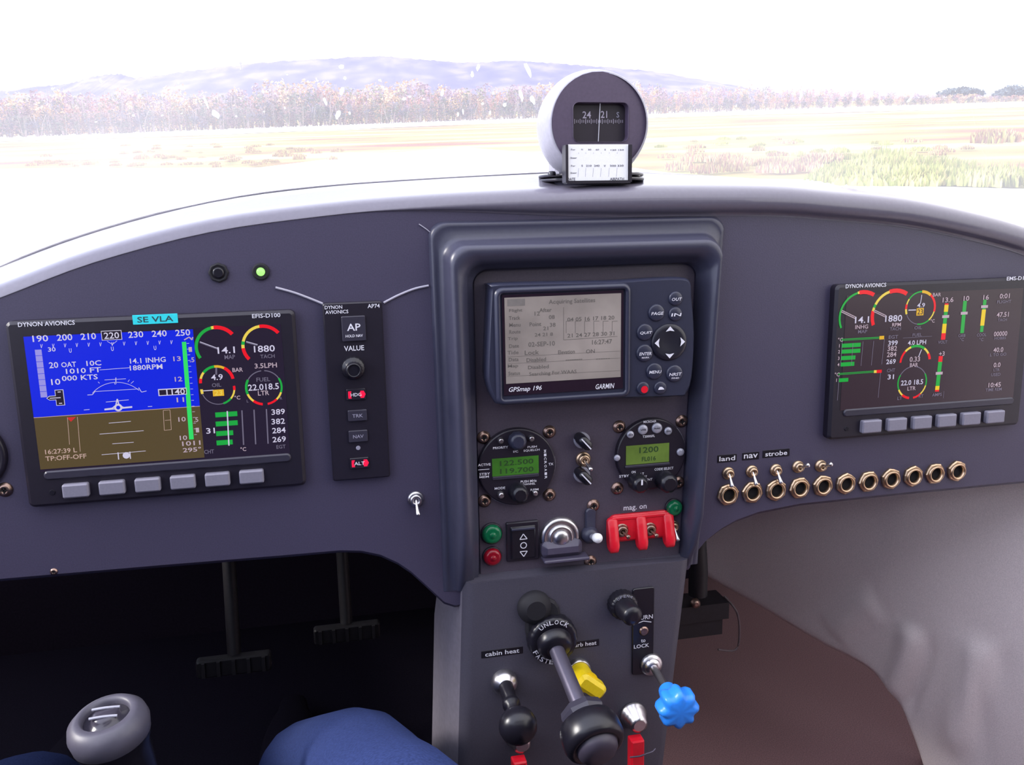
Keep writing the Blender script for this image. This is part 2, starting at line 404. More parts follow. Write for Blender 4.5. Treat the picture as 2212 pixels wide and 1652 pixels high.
for t, zx, zy, w in (('OAT', 484, 478, .0095), ('10C', 660, 468, .0095), ('1010 FT', 588, 520, .0225), ('000 KTS', 562, 570, .023), ('14.1 INHG', 1040, 448, .0235), ('1880RPM', 1028, 497, .0215)):
    s.text(t, *E(zx, zy), .0036, y3, E_WH, w=w)
s.line([E(700, 516), E(915, 500)], .0003, y3, E_WH)
# bank arc and pitch marks
c = E(832, 775); r_ = .0195
s.arc(c[0]-.0005, c[1]-.003, .0205, .0003, 42, 138, y2, E_WH, 20)
s.line([E(665, 668), E(975, 650)], .0003, y2, E_WH); s.line([E(615, 692), E(650, 690), E(670, 665)], .0004, y2, E_WH); s.line([E(975, 640), E(995, 672), E(1030, 664)], .0004, y2, E_WH)
s.line([E(735, 587), E(885, 578)], .0003, y2, E_WH); s.line([E(815, 570), E(815, 600)], .0005, y2, E_WH); s.text('D', *E(812, 610), .0014, y2, E_WH)
s.line([E(900, 600), E(910, 585)], .0003, y2, E_WH); s.line([E(920, 612), E(940, 595)], .0003, y2, E_WH); s.line([E(700, 610), E(690, 600)], .0003, y2, E_WH)
for a, b in (((745, 742), (905, 726)), ((765, 890), (920, 877)), ((700, 967), (1010, 943)), ((790, 1035), (940, 1024)), ((715, 1112), (1025, 1085)), ((590, 798), (630, 794)), ((1040, 774), (1070, 772))):
    s.line([E(*a), E(*b)], .00035, y2, E_WH)
s.line([E(735, 792), E(790, 785), E(815, 765), E(825, 720), E(838, 765), E(870, 780), E(930, 774)], .0008, y3, E_WH)
s.disc(*E(832, 780), .0027, y3, E_WH, 16); s.disc(*E(832, 780), .0014, y4, E_SKY, 12)
s.line([E(735, 796), E(930, 778)], .0008, y3, E_WH)
# altitude tape
s.poly([E(1278, 320), E(1308, 318), E(1362, 1003), E(1330, 1005)], y2, E_LG)
s.rect(*E(1115, 700), *E(1310, 640), y2, E_WH); a = E(1122, 694); b = E(1306, 647); s.rect(*a, *b, y3, E_BK); s.text('1140', (a[0]+b[0])/2+.002, (a[1]+b[1])/2, .0040, y4, E_WH, w=.0125)
for t, zx, zy, w in (('13', 1245, 437, .005), ('12', 1255, 580, .005), ('10', 1280, 862, .005), ('1', 1338, 372, .0022), ('.5', 1350, 445, .0032), ('.5', 1378, 865, .0032), ('1', 1388, 938, .0022), ('1011', 1345, 1030, .0125), ('295°', 1350, 1075, .0125), ('10', 1290, 992, .005), ('11', 1268, 725, .005)):
    s.text(t, *E(zx, zy), .0034, y4, E_WT, w=w)
for i in range(17): zx = 1312+3.2*i*1.05; zy = 330+40*i; s.line([E(zx, zy), E(zx+18, zy-1)], .00025, y4, E_WH)
s.line([E(1295, 305), E(1330, 285), E(1350, 305), E(1355, 285)], .0008, y4, E_WT)
for t, zx, zy, w in (('16:27:39 L', 430, 1085, .0205), ('TP:OFF-OFF', 465, 1130, .0265)): s.text(t, *E(zx, zy), .0034, y3, E_CYN, w=w)
s.poly([E(470, 850), E(535, 846), E(500, 880)], y3, em('dull_red', (200, 40, 40)))
for a, b in (((475, 850), (490, 1040)), ((545, 846), (565, 1090)), ((1148, 800), (1155, 940)), ((1195, 797), (1205, 935)), ((1148, 800), (1195, 797)), ((1155, 940), (1205, 935)), ((1160, 870), (1200, 867))): s.line([E(*a), E(*b)], .0003, y3, E_CYN)
s.disc(*E(888, 1116), .0024, y3, E_WH, 12); s.line([E(830, 1095), E(835, 1145)], .0007, y3, E_WH); s.line([E(913, 1090), E(918, 1140)], .0007, y3, E_WH)
# engine side
def gauge(s, cx, cz, r, w, segs, y):
    for a0, a1, m, k in segs: s.arc(cx, cz, r, w*k, a0, a1, y, m)
c = E(1525, 355); gauge(s, c[0], c[1], .0140, .0022, [(100, 212, E_GR, 1), (95, 102, E_YE, 1), (38, 95, E_RD, 1.2)], y1)
s.line([E(1405, 322), E(1530, 368)], .0012, y2, E_GY); s.line([E(1405, 318), E(1530, 364)], .0004, y3, E_WH)
s.text('14.1', *E(1590, 377), .0048, y3, E_WH, w=.0118); s.text('MAP', *E(1615, 425), .0030, y3, E_GY, w=.0072)
c = E(1850, 345); gauge(s, c[0], c[1], .0140, .0022, [(185, 222, E_RD, 1.1), (175, 185, E_YE, 1), (165, 175, E_GR, 1), (97, 165, E_YE, .9), (38, 97, E_RD, 1.1)], y1)
s.line([E(1730, 320), E(1810, 342)], .0012, y2, E_GY); s.line([E(1730, 316), E(1810, 338)], .0004, y3, E_WH)
s.text('1880', *E(1858, 367), .0048, y3, E_WH, w=.0145); s.text('TACH', *E(1880, 420), .0028, y3, E_GY, w=.0100)
c = E(1525, 600); gauge(s, c[0], c[1], .0112, .0018, [(95, 140, E_GR, 1), (140, 165, E_YE, .9), (165, 182, E_RD, 1.1), (60, 95, E_AM, 1), (8, 60, E_RD, 1.2)], y1)
s.line([E(1520, 500), E(1520, 550)], .0012, y2, E_GY); s.text('4.9', *E(1525, 567), .0042, y3, E_WH, w=.0080); s.text('OIL', *E(1522, 622), .0028, y3, E_GY, w=.0064); s.text('BAR', *E(1670, 515), .0030, y3, E_WT, w=.0072)
c = E(1532, 650); gauge(s, c[0], c[1], .0112, .0014, [(178, 195, E_YE, 1.3), (195, 285, E_GY, .4), (285, 318, E_GR, 1), (318, 352, E_YE, .9), (352, 368, E_RD, 1.2)], y1)
s.line([E(1425, 664), E(1500, 658)], .0006, y2, E_WH); a = E(1498, 702); b = E(1572, 652); s.rect(*a, *b, y2, E_AM); s.text('23', (a[0]+b[0])/2, (a[1]+b[1])/2, .0036, y3, E_YE, w=.0055); s.text('°C', *E(1668, 710), .0030, y3, E_WT)
c = E(1855, 640); gauge(s, c[0], c[1], .0124, .0014, [(95, 150, E_GY, .5), (30, 85, E_GY, .5), (150, 200, E_GR, 1.2), (200, 230, E_YE, 1.1), (230, 262, E_RD, 1.3), (278, 312, E_RD, 1.1), (312, 340, E_YE, 1), (340, 390, E_GR, 1)], y1)
s.text('3.5LPH', *E(1868, 485), .0036, y3, E_WT, w=.0155); s.text('FUEL', *E(1850, 583), .0030, y3, E_GY, w=.0095); s.text('22.018.5', *E(1852, 635), .0046, y3, E_WH, w=.0215); s.text('LTR', *E(1852, 678), .0034, y3, E_WT, w=.0078)
s.text('L', *E(1740, 735), .002, y3, E_GY); s.text('R', *E(1975, 715), .002, y3, E_GY)
for i, (zy, w) in enumerate(((833, .0152), (897, .0152), (965, .0118), (1030, .0112))):
    x, z = E(1513+3*i, zy); s.rect(x, z-.0018, x+w, z+.0018, y1, E_GR)
for zx in (1597, 1700, 1785, 1872):
    s.line([E(zx, 805-(zx-1597)*.05), E(zx+12, 1048-(zx-1597)*.05)], .0009, y2, E_WH if zx == 1597 else E_GY); 
for t, zx, zy in (('389', 1955, 810), ('382', 1955, 877), ('284', 1960, 940), ('269', 1962, 1003)): s.text(t, *E(zx, zy), .0042, y3, E_WH, w=.0095)
s.text('31', *E(1480, 943), .0042, y3, E_WH, w=.0060); s.text('CHT', *E(1470, 1090), .0030, y3, E_GY, w=.0068); s.text('°C', *E(1710, 1072), .0030, y3, E_WT, w=.0040); s.text('EGT', *E(1975, 1055), .0028, y3, E_GY, w=.0066)
s.build('screen', efis)

# sticker
a = at(287, 676, -.0095); b = at(383, 699, -.0095)
st = thing('label_sticker', 'cyan sticker lettered SE VLA on top edge of the left display', 'sticker', ((a[0]+b[0])/2, -.0091, (a[1]+b[1])/2-.0005))
mb = MB(); mb.slab(0, 0, .0295, .0066, 0, -.0004, CYAN, r=.0003, ch=.0001); mb.build('backing', st)
mb = MB(); mb.text('SE VLA', 0, 0, .0040, -.0005, mat('ink_dark', (.02, .05, .06), .6, noise=.05), w=.0235); mb.build('lettering', st)

# --- right screen
EMX, EMZ = .6226, .0023
ems, mbez = screen_unit('engine_display', 'black engine monitor with dark screen of coloured gauges, at right of panel', (EMX, EMZ), '')
def G(zx, zy):
    x, z = at(1780+zx/4.236, 580+zy/4.236, -.0092); return x-EMX, z-EMZ
mb = MB(); mb.text('DYNON AVIONICS', *G(385, 155), .0034, -.0092, WHT, w=.0375); mb.build('maker_lettering', mbez); mb = MB(); mb.text('EMS-D120', *G(1780, 88), .0033, -.0092, WHT, w=.0235); mb.build('model_lettering', mbez)
grid_button(ems, [.0385+.02445*i for i in range(6)], -.1215, w=.0185, h=.0112)
mb = MB(); mb.lathe((.0165, -.0088, -.1225), (0, -1, 0), [(0, .0022), (.0008, .0018)], BLK, n=12); mb.build('light_sensor', ems)
s = MB(); s.rect(.0095, -.1062, .1800, -.0090, y0, E_BK2)
c = G(345, 440); r_ = .0205
gauge(s, c[0], c[1], .0205, .0022, [(104, 205, E_GR, .8), (100, 104, E_YE, 1), (60, 100, E_RD, 1.5)], y1)
s.line([G(158, 388), G(285, 450)], .0020, y2, E_WT); s.line([G(158, 388), G(285, 450)], .0006, y3, E_BK2)
s.text('14.1', *G(345, 468), .0055, y3, E_WH, w=.0130); s.text('INHG', *G(342, 532), .0034, y3, E_WT, w=.0120); s.text('MAP', *G(350, 575), .0028, y3, E_GY, w=.0085)
c = G(640, 425); gauge(s, c[0], c[1], .0205, .0022, [(168, 202, E_RD, 1.4), (160, 168, E_YE, 1), (152, 160, E_GR, 1), (106, 152, E_YE, 1), (58, 106, E_RD, 1.6)], y1)
s.line([G(455, 385), G(560, 435)], .0020, y2, E_WT); s.line([G(455, 385), G(560, 435)], .0006, y3, E_BK2)
s.text('1880', *G(635, 455), .0055, y3, E_WH, w=.0160); s.text('RPM', *G(660, 512), .0030, y3, E_WT, w=.0082); s.text('TACH', *G(650, 550), .0028, y3, E_GY, w=.0105)
c = G(882, 360); gauge(s, c[0], c[1], .0138, .0012, [(88, 145, E_GR, 1), (145, 165, E_YE, 1), (165, 182, E_RD, 1.6), (182, 200, E_YE, 1.5), (200, 262, E_GY, .5), (262, 310, E_GR, 1), (310, 345, E_YE, 1), (345, 410, E_RD, 1.6), (50, 88, E_AM, 2)], y1)
s.line([G(893, 240), G(880, 320)], .0006, y2, E_WH); s.line([G(770, 380), G(840, 378)], .0008, y2, E_WH)
s.text('4.9', *G(885, 335), .0038, y3, E_WH, w=.0075); a = G(842, 430); b = G(912, 360); s.rect(*a, *b, y2, E_AM); s.text('23', (a[0]+b[0])/2, (a[1]+b[1])/2, .0045, y3, E_BK2, w=.0055)
s.text('BAR', *G(1030, 238), .0030, y3, E_WT, w=.0078); s.text('°C', *G(990, 478), .0030, y3, E_WT); s.text('OIL', *G(858, 540), .0028, y3, E_GY, w=.0075)
def bar(s, top, bot, segs, mark):
    n = 0
    for f0, f1, m, w in segs:
        p = lambda f: (top[0]+(bot[0]-top[0])*f, top[1]+(bot[1]-top[1])*f)
        s.line([p(f0), p(f1)], .0040*w, y1, m)
    q = p(mark); s.rect(q[0]-.0034, q[1]-.0012, q[0]+.0034, q[1]+.0012, y3, E_WT)
bar(s, G(1122, 318), G(1088, 650), [(0, .04, E_RD, .9), (.04, .23, E_YD, 1), (.23, .56, E_GR, .9), (.56, .82, E_YD, 1), (.82, 1, E_RD, 1.05)], .36)
bar(s, G(1290, 295), G(1262, 590), [(0, 1, E_GR, .9)], .38)
bar(s, G(1472, 285), G(1440, 580), [(0, .3, E_GR, .8), (.3, .8, E_YD, 1), (.8, 1, E_GR, .8)], .21)
bar(s, G(1068, 800), G(1032, 1125), [(0, .16, E_RD, 1), (.16, .84, E_GR, .95), (.84, .95, E_YD, 1), (.95, 1, E_RD, 1)], .48)
for t, zx, zy, h, w, m in (('13.6', 1132, 285, .0042, .0105, E_WT), ('10', 1300, 272, .0042, .0055, E_WT), ('16', 1480, 262, .0042, .0055, E_WT), ('0:01', 1650, 250, .0042, .0100, E_WT), ('FLIGHT', 1645, 302, .0026, .0140, E_GY),
    ('VOLT', 1082, 672, .0026, .0090, E_GY), ('CARB', 1258, 612, .0026, .0070, E_GY), ('°C', 1258, 648, .0028, .004, E_GY), ('COOL', 1438, 605, .0026, .0095, E_GY), ('°C', 1436, 648, .0028, .004, E_GY), ('47.51', 1632, 420, .0042, .0120, E_WT), ('TACH', 1628, 468, .0024, .009, E_GY),
    ('00000', 1612, 595, .0042, .0135, E_WT), ('HOBBS', 1608, 635, .0024, .0115, E_GY), ('40.0', 1592, 742, .0042, .0100, E_WT), ('L TO GO', 1590, 785, .0026, .0165, E_GY), ('0.0', 1580, 880, .0042, .0070, E_WT), ('LTR', 1575, 925, .0024, .006, E_GY), ('USED', 1568, 968, .0026, .0095, E_GY),
    ('10:45', 1558, 1062, .0042, .0125, E_WT), ('TIME REM', 1548, 1105, .0026, .0165, E_GY), ('+3', 1075, 778, .0040, .0055, E_WT), ('AMPS', 1030, 1152, .0028, .0095, E_GY), ('EGT', 632, 625, .0030, .009, E_GY), ('399', 628, 680, .0042, .0090, E_WH),
    ('382', 622, 730, .0042, .0090, E_WT), ('284', 616, 785, .0042, .0090, E_WT), ('269', 610, 850, .0042, .0090, E_WH), ('CHT', 610, 930, .0030, .0078, E_GY), ('31', 608, 990, .0042, .0060, E_WH), ('4.0 LPH', 848, 675, .0040, .0175, E_WH), ('0.33', 828, 828, .0044, .0100, E_WT), ('BAR', 820, 880, .0034, .0078, E_WT),
    ('22.0 18.5', 803, 1040, .0044, .0215, E_WH), ('LTR', 798, 1095, .0034, .0080, E_WT), ('FUEL', 850, 605, .0026, .0090, E_GY), ('LT', 690, 1185, .0028, .0045, E_GY), ('RT', 885, 1165, .0028, .0045, E_GY)):
    s.text(t, *G(zx, zy), h, y3, m, w=w)
s.line([G(720, 635), G(985, 618)], .0003, y2, E_GY); s.line([G(1095, 1120), G(1088, 1185)], .0003, y2, E_GY)
a, b = G(160, 652), G(545, 630); s.line([a, b], .0016, y1, E_GR); s.line([G(165, 652), G(505, 633)], .0005, y2, E_BK2); s.line([G(505, 633), G(548, 630)], .0030, y2, E_AM)
a, b = G(130, 965), G(455, 942); s.line([a, b], .0016, y1, E_GR); s.line([a, b], .0005, y2, E_BK2); s.line([b, G(480, 941)], .0024, y2, E_YE); s.line([G(478, 941), G(525, 938)], .0026, y3, E_RD)
for i, (zy, w) in enumerate(((706, .0178), (760, .0178), (820, .0135), (878, .0128))):
    x, z = G(160-3*i, zy); s.rect(x, z-.0017, x+w, z+.0017, y1, E_GR); s.text(str(i+1), *G(138-3*i, zy), .0028, y3, E_WT)
x, z = G(135, 1022); s.rect(x, z-.0016, x+.0088, z+.0016, y1, E_GR); s.text('1', *G(112, 1020), .0028, y3, E_WT); s.text('°C', *G(148, 650), .0034, y3, E_WT); s.text('°C', *G(118, 968), .0034, y3, E_WT)
for a, b in (((165, 650), (148, 890)), ((262, 680), (248, 885)), ((355, 665), (335, 890)), ((452, 660), (430, 885)), ((550, 640), (525, 875)), ((135, 990), (120, 1205)), ((515, 950), (492, 1180))): s.line([G(*a), G(*b)], .0004, y3, E_GY)
c = G(832, 858); gauge(s, c[0], c[1], .0142, .0018, [(55, 110, E_GR, 1.2), (30, 55, E_YE, 1), (8, 30, E_RD, 1.3), (110, 135, E_YE, 1), (135, 178, E_RD, 1)], y1); s.line([G(890, 740), G(862, 810)], .0007, y2, E_WH)
c = G(806, 1040); gauge(s, c[0], c[1], .0138, .0012, [(97, 150, E_GY, .6), (30, 83, E_GY, .6), (150, 205, E_GR, 1), (205, 230, E_YE, 1.3), (230, 262, E_RD, 1.7), (278, 310, E_RD, 1.4), (310, 345, E_YE, 1), (345, 390, E_GR, 1)], y1)
s.build('screen', ems)

# ------------------------------------------------------------------ autopilot controller
def Q(zx, zy, y=0): return at(400+zx/2.466, 460+zy/2.466, y)
APX, APZ = .2313, -.0636
ap = thing('autopilot_controller', 'narrow black autopilot panel with two red lit keys, right of the left display', 'control panel', (APX, 0, APZ))
mb = MB(); mb.slab(0, 0, .0430, .1345, -.0002, -.0065, BEZ, r=.002, ch=.001); apb = mb.build('bezel', ap)
def qa(zx, zy): x, z = Q(zx, zy, -.007); return x-APX, z-APZ
mb = MB(); mb.text('DYNON', *qa(790, 502), .0026, -.0067, WHT, w=.0125); mb.text('AVIONICS', *qa(808, 527), .0026, -.0067, WHT, w=.0165); mb.build('maker_lettering', apb); mb = MB(); mb.text('AP74', *qa(1004, 495), .0030, -.0067, WHT, w=.0088); mb.build('model_lettering', apb); mb = MB()
mb.text('VALUE', *qa(900, 720), .0038, -.0067, WHT, w=.0145); mb.build('knob_lettering', apb)
def key(zx, zy, w, h, t, lit, sub=None):
    x, z = qa(zx, zy); k = thing_child('key', ap, (x, -.0063, z))
    mb = MB(); mb.slab(0, 0, w, h, 0, -.0022, BEZ2 if not lit else BEZ, r=.0008, ch=.0005)
    if lit:
        for sg in (-1, 1): mb.poly([(sg*w*.32-.0012, -h*.32), (sg*w*.32+.0012, -h*.32), (sg*w*.40+.0014, 0), (sg*w*.32+.0012, h*.32), (sg*w*.32-.0012, h*.32), (sg*w*.30-.0016, 0)], -.00225, E_PK)
    mb.text(t, 0, .0012 if sub else 0, .0052 if sub else .0026, -.0024, WHT if (sub or lit) else GRYP, w=.0098 if sub else .0078)
    if sub: mb.text(sub, 0, -.0052, .0020, -.0024, WHT, w=.0125)
    o = mb.build('key', ap, (x, -.0063, z)); return o
def thing_child(n, p, loc): return None
key(898, 615, .0172, .0185, 'AP', False, 'HOLD NAV'); key(910, 965, .0140, .0085, 'HDG', True); key(918, 1077, .0140, .0085, 'TRK', False); key(922, 1187, .0140, .0090, 'NAV', False); key(928, 1330, .0140, .0085, 'ALT', True)
x, z = qa(895, 825); mb = MB(); mb.lathe((x, -.0064, z), (0, -1, 0), [(0, .0088), (.003, .0084), (.004, .0078), (.004, .006), (.012, .0056), (.013, .0050), (.013, .0042), (.0122, .0040)], BLK, n=36, lobe=lambda a, r: 1+.02*math.cos(18*a) if r > .004 else 1); mb.build('value_knob', ap)
x, z = qa(922, 1252); mb = MB(); mb.lathe((x, -.0064, z), (0, -1, 0), [(0, .0018), (.0008, .0014)], GRYP, n=12); mb.build('light_sensor', ap)

# ------------------------------------------------------------------ portable map receiver
def S(zx, zy, y=-.02): return at(980+zx/3.687, 560+zy/3.687, y)
GY0 = -.026
g0 = S(1085, 670, GY0); gps = thing('map_receiver', 'dark blue portable map receiver with grey screen and round keys, in the centre pod', 'gps receiver', (g0[0], -.002, g0[1]))
def sg(zx, zy, y=GY0): x, z = S(zx, zy, y); return x-g0[0], z-g0[1]
GB = GY0+.002
outl = [(290, 215), (345, 190), (1000, 175), (1300, 170), (1600, 150), (1830, 145), (1895, 180), (1905, 300), (1925, 600), (1905, 950), (1860, 1075), (1800, 1100), (1350, 1115), (1000, 1135), (420, 1160), (330, 1140), (270, 1000), (262, 850), (280, 400)]
P = [sg(*p) for p in outl]; n = len(P); P = resample(P+[P[0]], 3)[:-1]
mb = MB(); cx = sum(p[0] for p in P)/len(P); cz = sum(p[1] for p in P)/len(P)
def sc(k, y): return [(cx+(x-cx)*k, y, cz+(z-cz)*(1-(1-k)*1.6)) for x, z in P]
mb.loft([sc(.985, -.0005), sc(1.0, GB+.010), sc(1.0, GB+.005), sc(.992, GB+.0015), sc(.975, GB)][::1], GPSB, closed=True); mb.add(sc(.975, GB), [tuple(range(len(P)))], GPSB)
a = sg(385, 1115); b = sg(1365, 235); wv = b[0]-a[0]; hv = b[1]-a[1]; mx, mz = (a[0]+b[0])/2, (a[1]+b[1])/2
def fr_(w, h, r, y, n=5):
    Q_ = []
    for (sx_, sz_, a_) in ((1, 1, 0), (-1, 1, 90), (-1, -1, 180), (1, -1, 270)):
        for i in range(n+1): t = math.radians(a_+90*i/n); Q_.append((mx+sx_*(w/2-r)+r*math.cos(t), y, mz+sz_*(h/2-r)+r*math.sin(t)))
    return Q_
mb.loft([fr_(wv+.009, hv+.009, .006, GB+.0002), fr_(wv+.007, hv+.007, .006, GB-.0022), fr_(wv+.003, hv+.003, .004, GB-.0028), fr_(wv, hv, .002, GB-.0016), fr_(wv, hv, .002, GB-.0008)], GPSB, closed=True)
body = mb.build('housing', gps)
s = MB(); a = sg(398, 1085, GY0); b = sg(1350, 245, GY0); s.rect(*a, *b, GB-.0009, mat('gps_window_frame', (.022, .012, .022), .2, noise=.05))
a = sg(415, 990); b = sg(1330, 268); yz = GB-.0011; yt = GB-.0012; s.rect(a[0], a[1], b[0], b[1], yz, GPSL)
s.rect(*sg(425, 372), *sg(565, 312), yt, mat('gps_tab', (.2, .18, .17), .4, noise=.1))
for t, zx, zy, h, w in (('Acquiring Satellites', 940, 335, .0042, .0360), ('Flight', 492, 408, .0028, .0100), ('Track', 482, 465, .0028, .0085), ('Menu', 485, 520, .0028, .0085), ('Route', 485, 575, .0028, .0085), ('Trip', 468, 632, .0030, .0075), ('Date', 478, 688, .0028, .0075), ('Tide', 470, 740, .0028, .0085), ('Data', 475, 795, .0028, .0075), ('Map', 470, 850, .0030, .0080), ('Status', 480, 905, .0028, .0090),
    ('After', 728, 402, .0030, .0095), ('12', 662, 430, .0030, .0040), ('08', 778, 458, .0030, .0045), ('Point', 648, 515, .0030, .0090), ('38', 785, 520, .0030, .0045), ('21', 730, 548, .0028, .004), ('24 21 8', 715, 597, .0026, .0140), ('04 05 16 17 18 20', 1090, 470, .0030, .0370), ('21 24 27 28 30 31', 1090, 597, .0030, .0370),
    ('02-SEP-10', 698, 672, .0036, .0205), ('16:27:47', 1178, 655, .0036, .0158), ('Lock', 620, 740, .0034, .0110), ('Elevation', 895, 735, .0030, .0130), ('ON', 1085, 730, .0030, .0070), ('Disabled', 655, 797, .0030, .0150), ('---------', 955, 797, .0005, .0130), ('------', 1185, 790, .0005, .0110), ('Disabled', 672, 855, .0028, .0160), ('Searching For WAAS', 788, 905, .0036, .0370)):
    s.text(t, *sg(zx, zy), h, yt, GPST, w=w)
for i in range(6):
    x, z = sg(915+73*i, 585); s.line([(x-.0022, z), (x-.0022, z+.009), (x+.0022, z+.009)], .0003, yt, GPST)
s.line([sg(872, 380), sg(872, 640), sg(1300, 612)], .0003, yt, GPST)
for zy in (925, 825, 770): s.line([sg(425, zy+5), sg(1320, zy-42)], .0002, yt, GPST)
s.text('GPSmap 196', *sg(567, 1033), .0046, yt, WHT, w=.0255, shear=.25); s.text('GARMIN', *sg(1200, 1008), .0040, yt, WHT, w=.0148, shear=.15)
s.build('screen', gps)
mb = MB()
keyme = {}
for nm, zx, zy, r in (('OUT', 1765, 312, .0055), ('IN', 1762, 435, .0055), ('PAGE', 1612, 425, .0066), ('QUIT', 1520, 580, .0066), ('ENTER', 1518, 745, .0068), ('MENU', 1595, 890, .0066), ('NRST', 1755, 908, .0068), ('', 1505, 1025, .0052), ('lamp', 1642, 1022, .0052)):
    x, z = sg(zx, zy); mb = MB()
    mb.lathe((0, 0, 0), (0, -1, 0), [(0, r*1.0), (.0008, r*1.0), (.0016, r*.93), (.0019, r*.8), (.002, r*.3)], GPSB, n=22)
    if nm == '': mb.disc(.0008, -.0008, r*.55, -.0022, REDP, 14)
    elif nm == 'lamp': mb.poly([(-.0022, -.0012), (.003, -.0012), (.002, .0002), (.0008, .001), (-.001, .001)], -.0022, WHT)
    else:
        mb.text(nm, .0004, -.0004, .0024, -.0022, WHT, w=r*1.45, shear=.2)
        if nm in ('ENTER', 'NRST'): mb.text('MARK' if nm == 'ENTER' else 'FIND', .0004, -.0034, .0012, -.0022, WHT, w=r*.9)
    mb.build('round_key', gps, (x, GB+.0002, z), 'round key with a red symbol' if nm == '' else None)
x, z = sg(1712, 658); mb = MB(); mb.lathe((0, 0, 0), (0, -1, 0), [(0, .0145), (.0012, .0145), (.0022, .0135), (.0024, .011), (.0018, .006), (.0017, .001)], mat('rocker_dark', (.012, .012, .022), .35, noise=.05), n=36)
for k in range(4):
    a = k*PI/2; c_, d_ = math.cos(a), math.sin(a)
    mb.poly([(c_*u-d_*v, d_*u+c_*v) for u, v in ((.0125, 0), (.0085, .0036), (.0092, 0), (.0085, -.0036))], -.0029, WHT)
mb.build('rocker_pad', gps, (x, GB+.0002, z), 'large round pad with four white arrows')

# ------------------------------------------------------------------ radios
def N(zx, zy, y=-.003): return at(980+zx/3.95, 870+zy/3.95, y)
def radio(name, label, cz_, R_):
    x, z = N(*cz_); u = thing(name, label, 'radio', (x, -.0015, z))
    mb = MB(); mb.lathe((0, 0, 0), (0, -1, 0), [(0, R_), (.003, R_), (.0045, R_*.985), (.005, R_*.96)], BEZ, n=56, smooth=False); b = mb.build('face_plate', u)
    return u, b, x, z
YR = -.0052
def small_knob(u, p, r, l, m, name='knob', ptr=True, lab=None):
    mb = MB(); mb.lathe((p[0], YR+.0004, p[1]), (0, -1, 0), [(0, r), (l*.7, r*.94), (l*.9, r*.85), (l, r*.6)], m, n=20, lobe=lambda a, q: 1+.03*math.cos(10*a))
    if ptr: mb.rect(p[0]-r*.1, p[1]+r*.1, p[0]+r*.1, p[1]+r*.7, YR-l, WHT)
    return mb.build(name, u, label=lab)
com, cb, rx, rz = radio('radio', 'round black radio with green number window, left of the centre console', (535, 540), .0315)
def nn(zx, zy): x, z = N(zx, zy, -.007); return x-rx, z-rz
s = MB(); a = nn(330, 622); b = nn(725, 455); s.rect(a[0], (a[1]+b[1])/2-.0072, b[0], (a[1]+b[1])/2+.0072, YR-.0002, LCD)
m_ = (a[1]+b[1])/2; s.text('122.500', (a[0]+b[0])/2+.001, m_+.0030, .0042, YR-.0004, LCDT, w=.027); s.text('119.700', (a[0]+b[0])/2+.001, m_-.0035, .0042, YR-.0004, LCDT, w=.027); s.build('window', com)
mb = MB(); mb.slab((a[0]+b[0])/2, m_-.0088, b[0]-a[0], .0028, YR+.001, YR-.001, BEZ2, r=.0008, ch=.0004); mb.build('window_sill', com)
s = MB()
for t, zx, zy, h, w in (('PRIORITY', 400, 382, .0019, .0120), ('PUSH', 670, 375, .0017, .0075), ('SQUELCH', 665, 405, .0019, .0130), ('I/C', 530, 415, .0017, .0040), ('ACTIVE', 262, 528, .0020, .0100), ('STBY', 265, 607, .0020, .0085), ('MEM', 260, 632, .0017, .0075), ('PUSH MHz', 640, 668, .0020, .0130), ('CHANNEL', 640, 692, .0017, .0110), ('MODE', 395, 728, .0020, .0085), ('TX', 830, 522, .0019, .0040), ('REM', 690, 740, .0018, .0065)):
    s.text(t, *nn(zx, zy), h, YR-.0002, WHT, w=w)
for i, ch in enumerate('MICROAIR'): s.text(ch, *nn(780+i*1, 412+32*i), .0020, YR-.0002, WHT, w=.0022, rot=-90)
s.line([nn(210, 572), nn(305, 565)], .0005, YR-.0002, WHT); s.build('lettering', cb)
small_knob(com, nn(540, 320), .0072, .007, GPSB, 'volume_knob', False); small_knob(com, nn(545, 755), .0075, .012, BLK, 'tuning_knob', False); small_knob(com, nn(400, 320), .0024, .004, CHR, 'push_button', False, 'small bright push button'); small_knob(com, nn(660, 300), .0024, .004, CHR, 'push_button', False, 'small bright push button')
small_knob(com, nn(400, 780), .0028, .005, CHR, 'push_button', False, 'small bright push button'); small_knob(com, nn(690, 765), .0024, .004, CHR, 'push_button', False, 'small bright push button')
xp, xb, rx, rz = radio('transponder', 'round black transponder with olive green window, right of the centre console', (1675, 430), .0300)
s = MB(); a = nn(1470, 522); b = nn(1840, 350); m_ = (a[1]+b[1])/2; s.rect(a[0], m_-.0080, b[0], m_+.0080, YR-.0002, LCDR)
s.text('1200', (a[0]+b[0])/2+.001, m_+.0036, .0050, YR-.0004, LCDT, w=.0165); s.text('FL016', (a[0]+b[0])/2+.001, m_-.0040, .0038, YR-.0004, LCDT, w=.0120); s.build('window', xp)
mb = MB(); mb.slab((a[0]+b[0])/2, m_-.0097, (b[0]-a[0])*1.04, .0022, YR+.001, YR-.001, BEZ2, r=.0008, ch=.0004); mb.build('window_sill', xp)
s = MB()
for t, zx, zy, h, w in (('MICROAIR', 1675, 160, .0020, .0110), ('T2000SFL', 1665, 285, .0020, .0105), ('CODE SELECT', 1795, 562, .0021, .0165), ('STBY', 1455, 625, .0021, .0085), ('ON', 1535, 590, .0021, .0035), ('ALT', 1600, 605, .0018, .0050), ('TEST', 1625, 630, .0018, .0050), ('IDENT', 1655, 655, .0020, .0085)):
    s.text(t, *nn(zx, zy), h, YR-.0002, WHT, w=w)
s.build('lettering', xb)
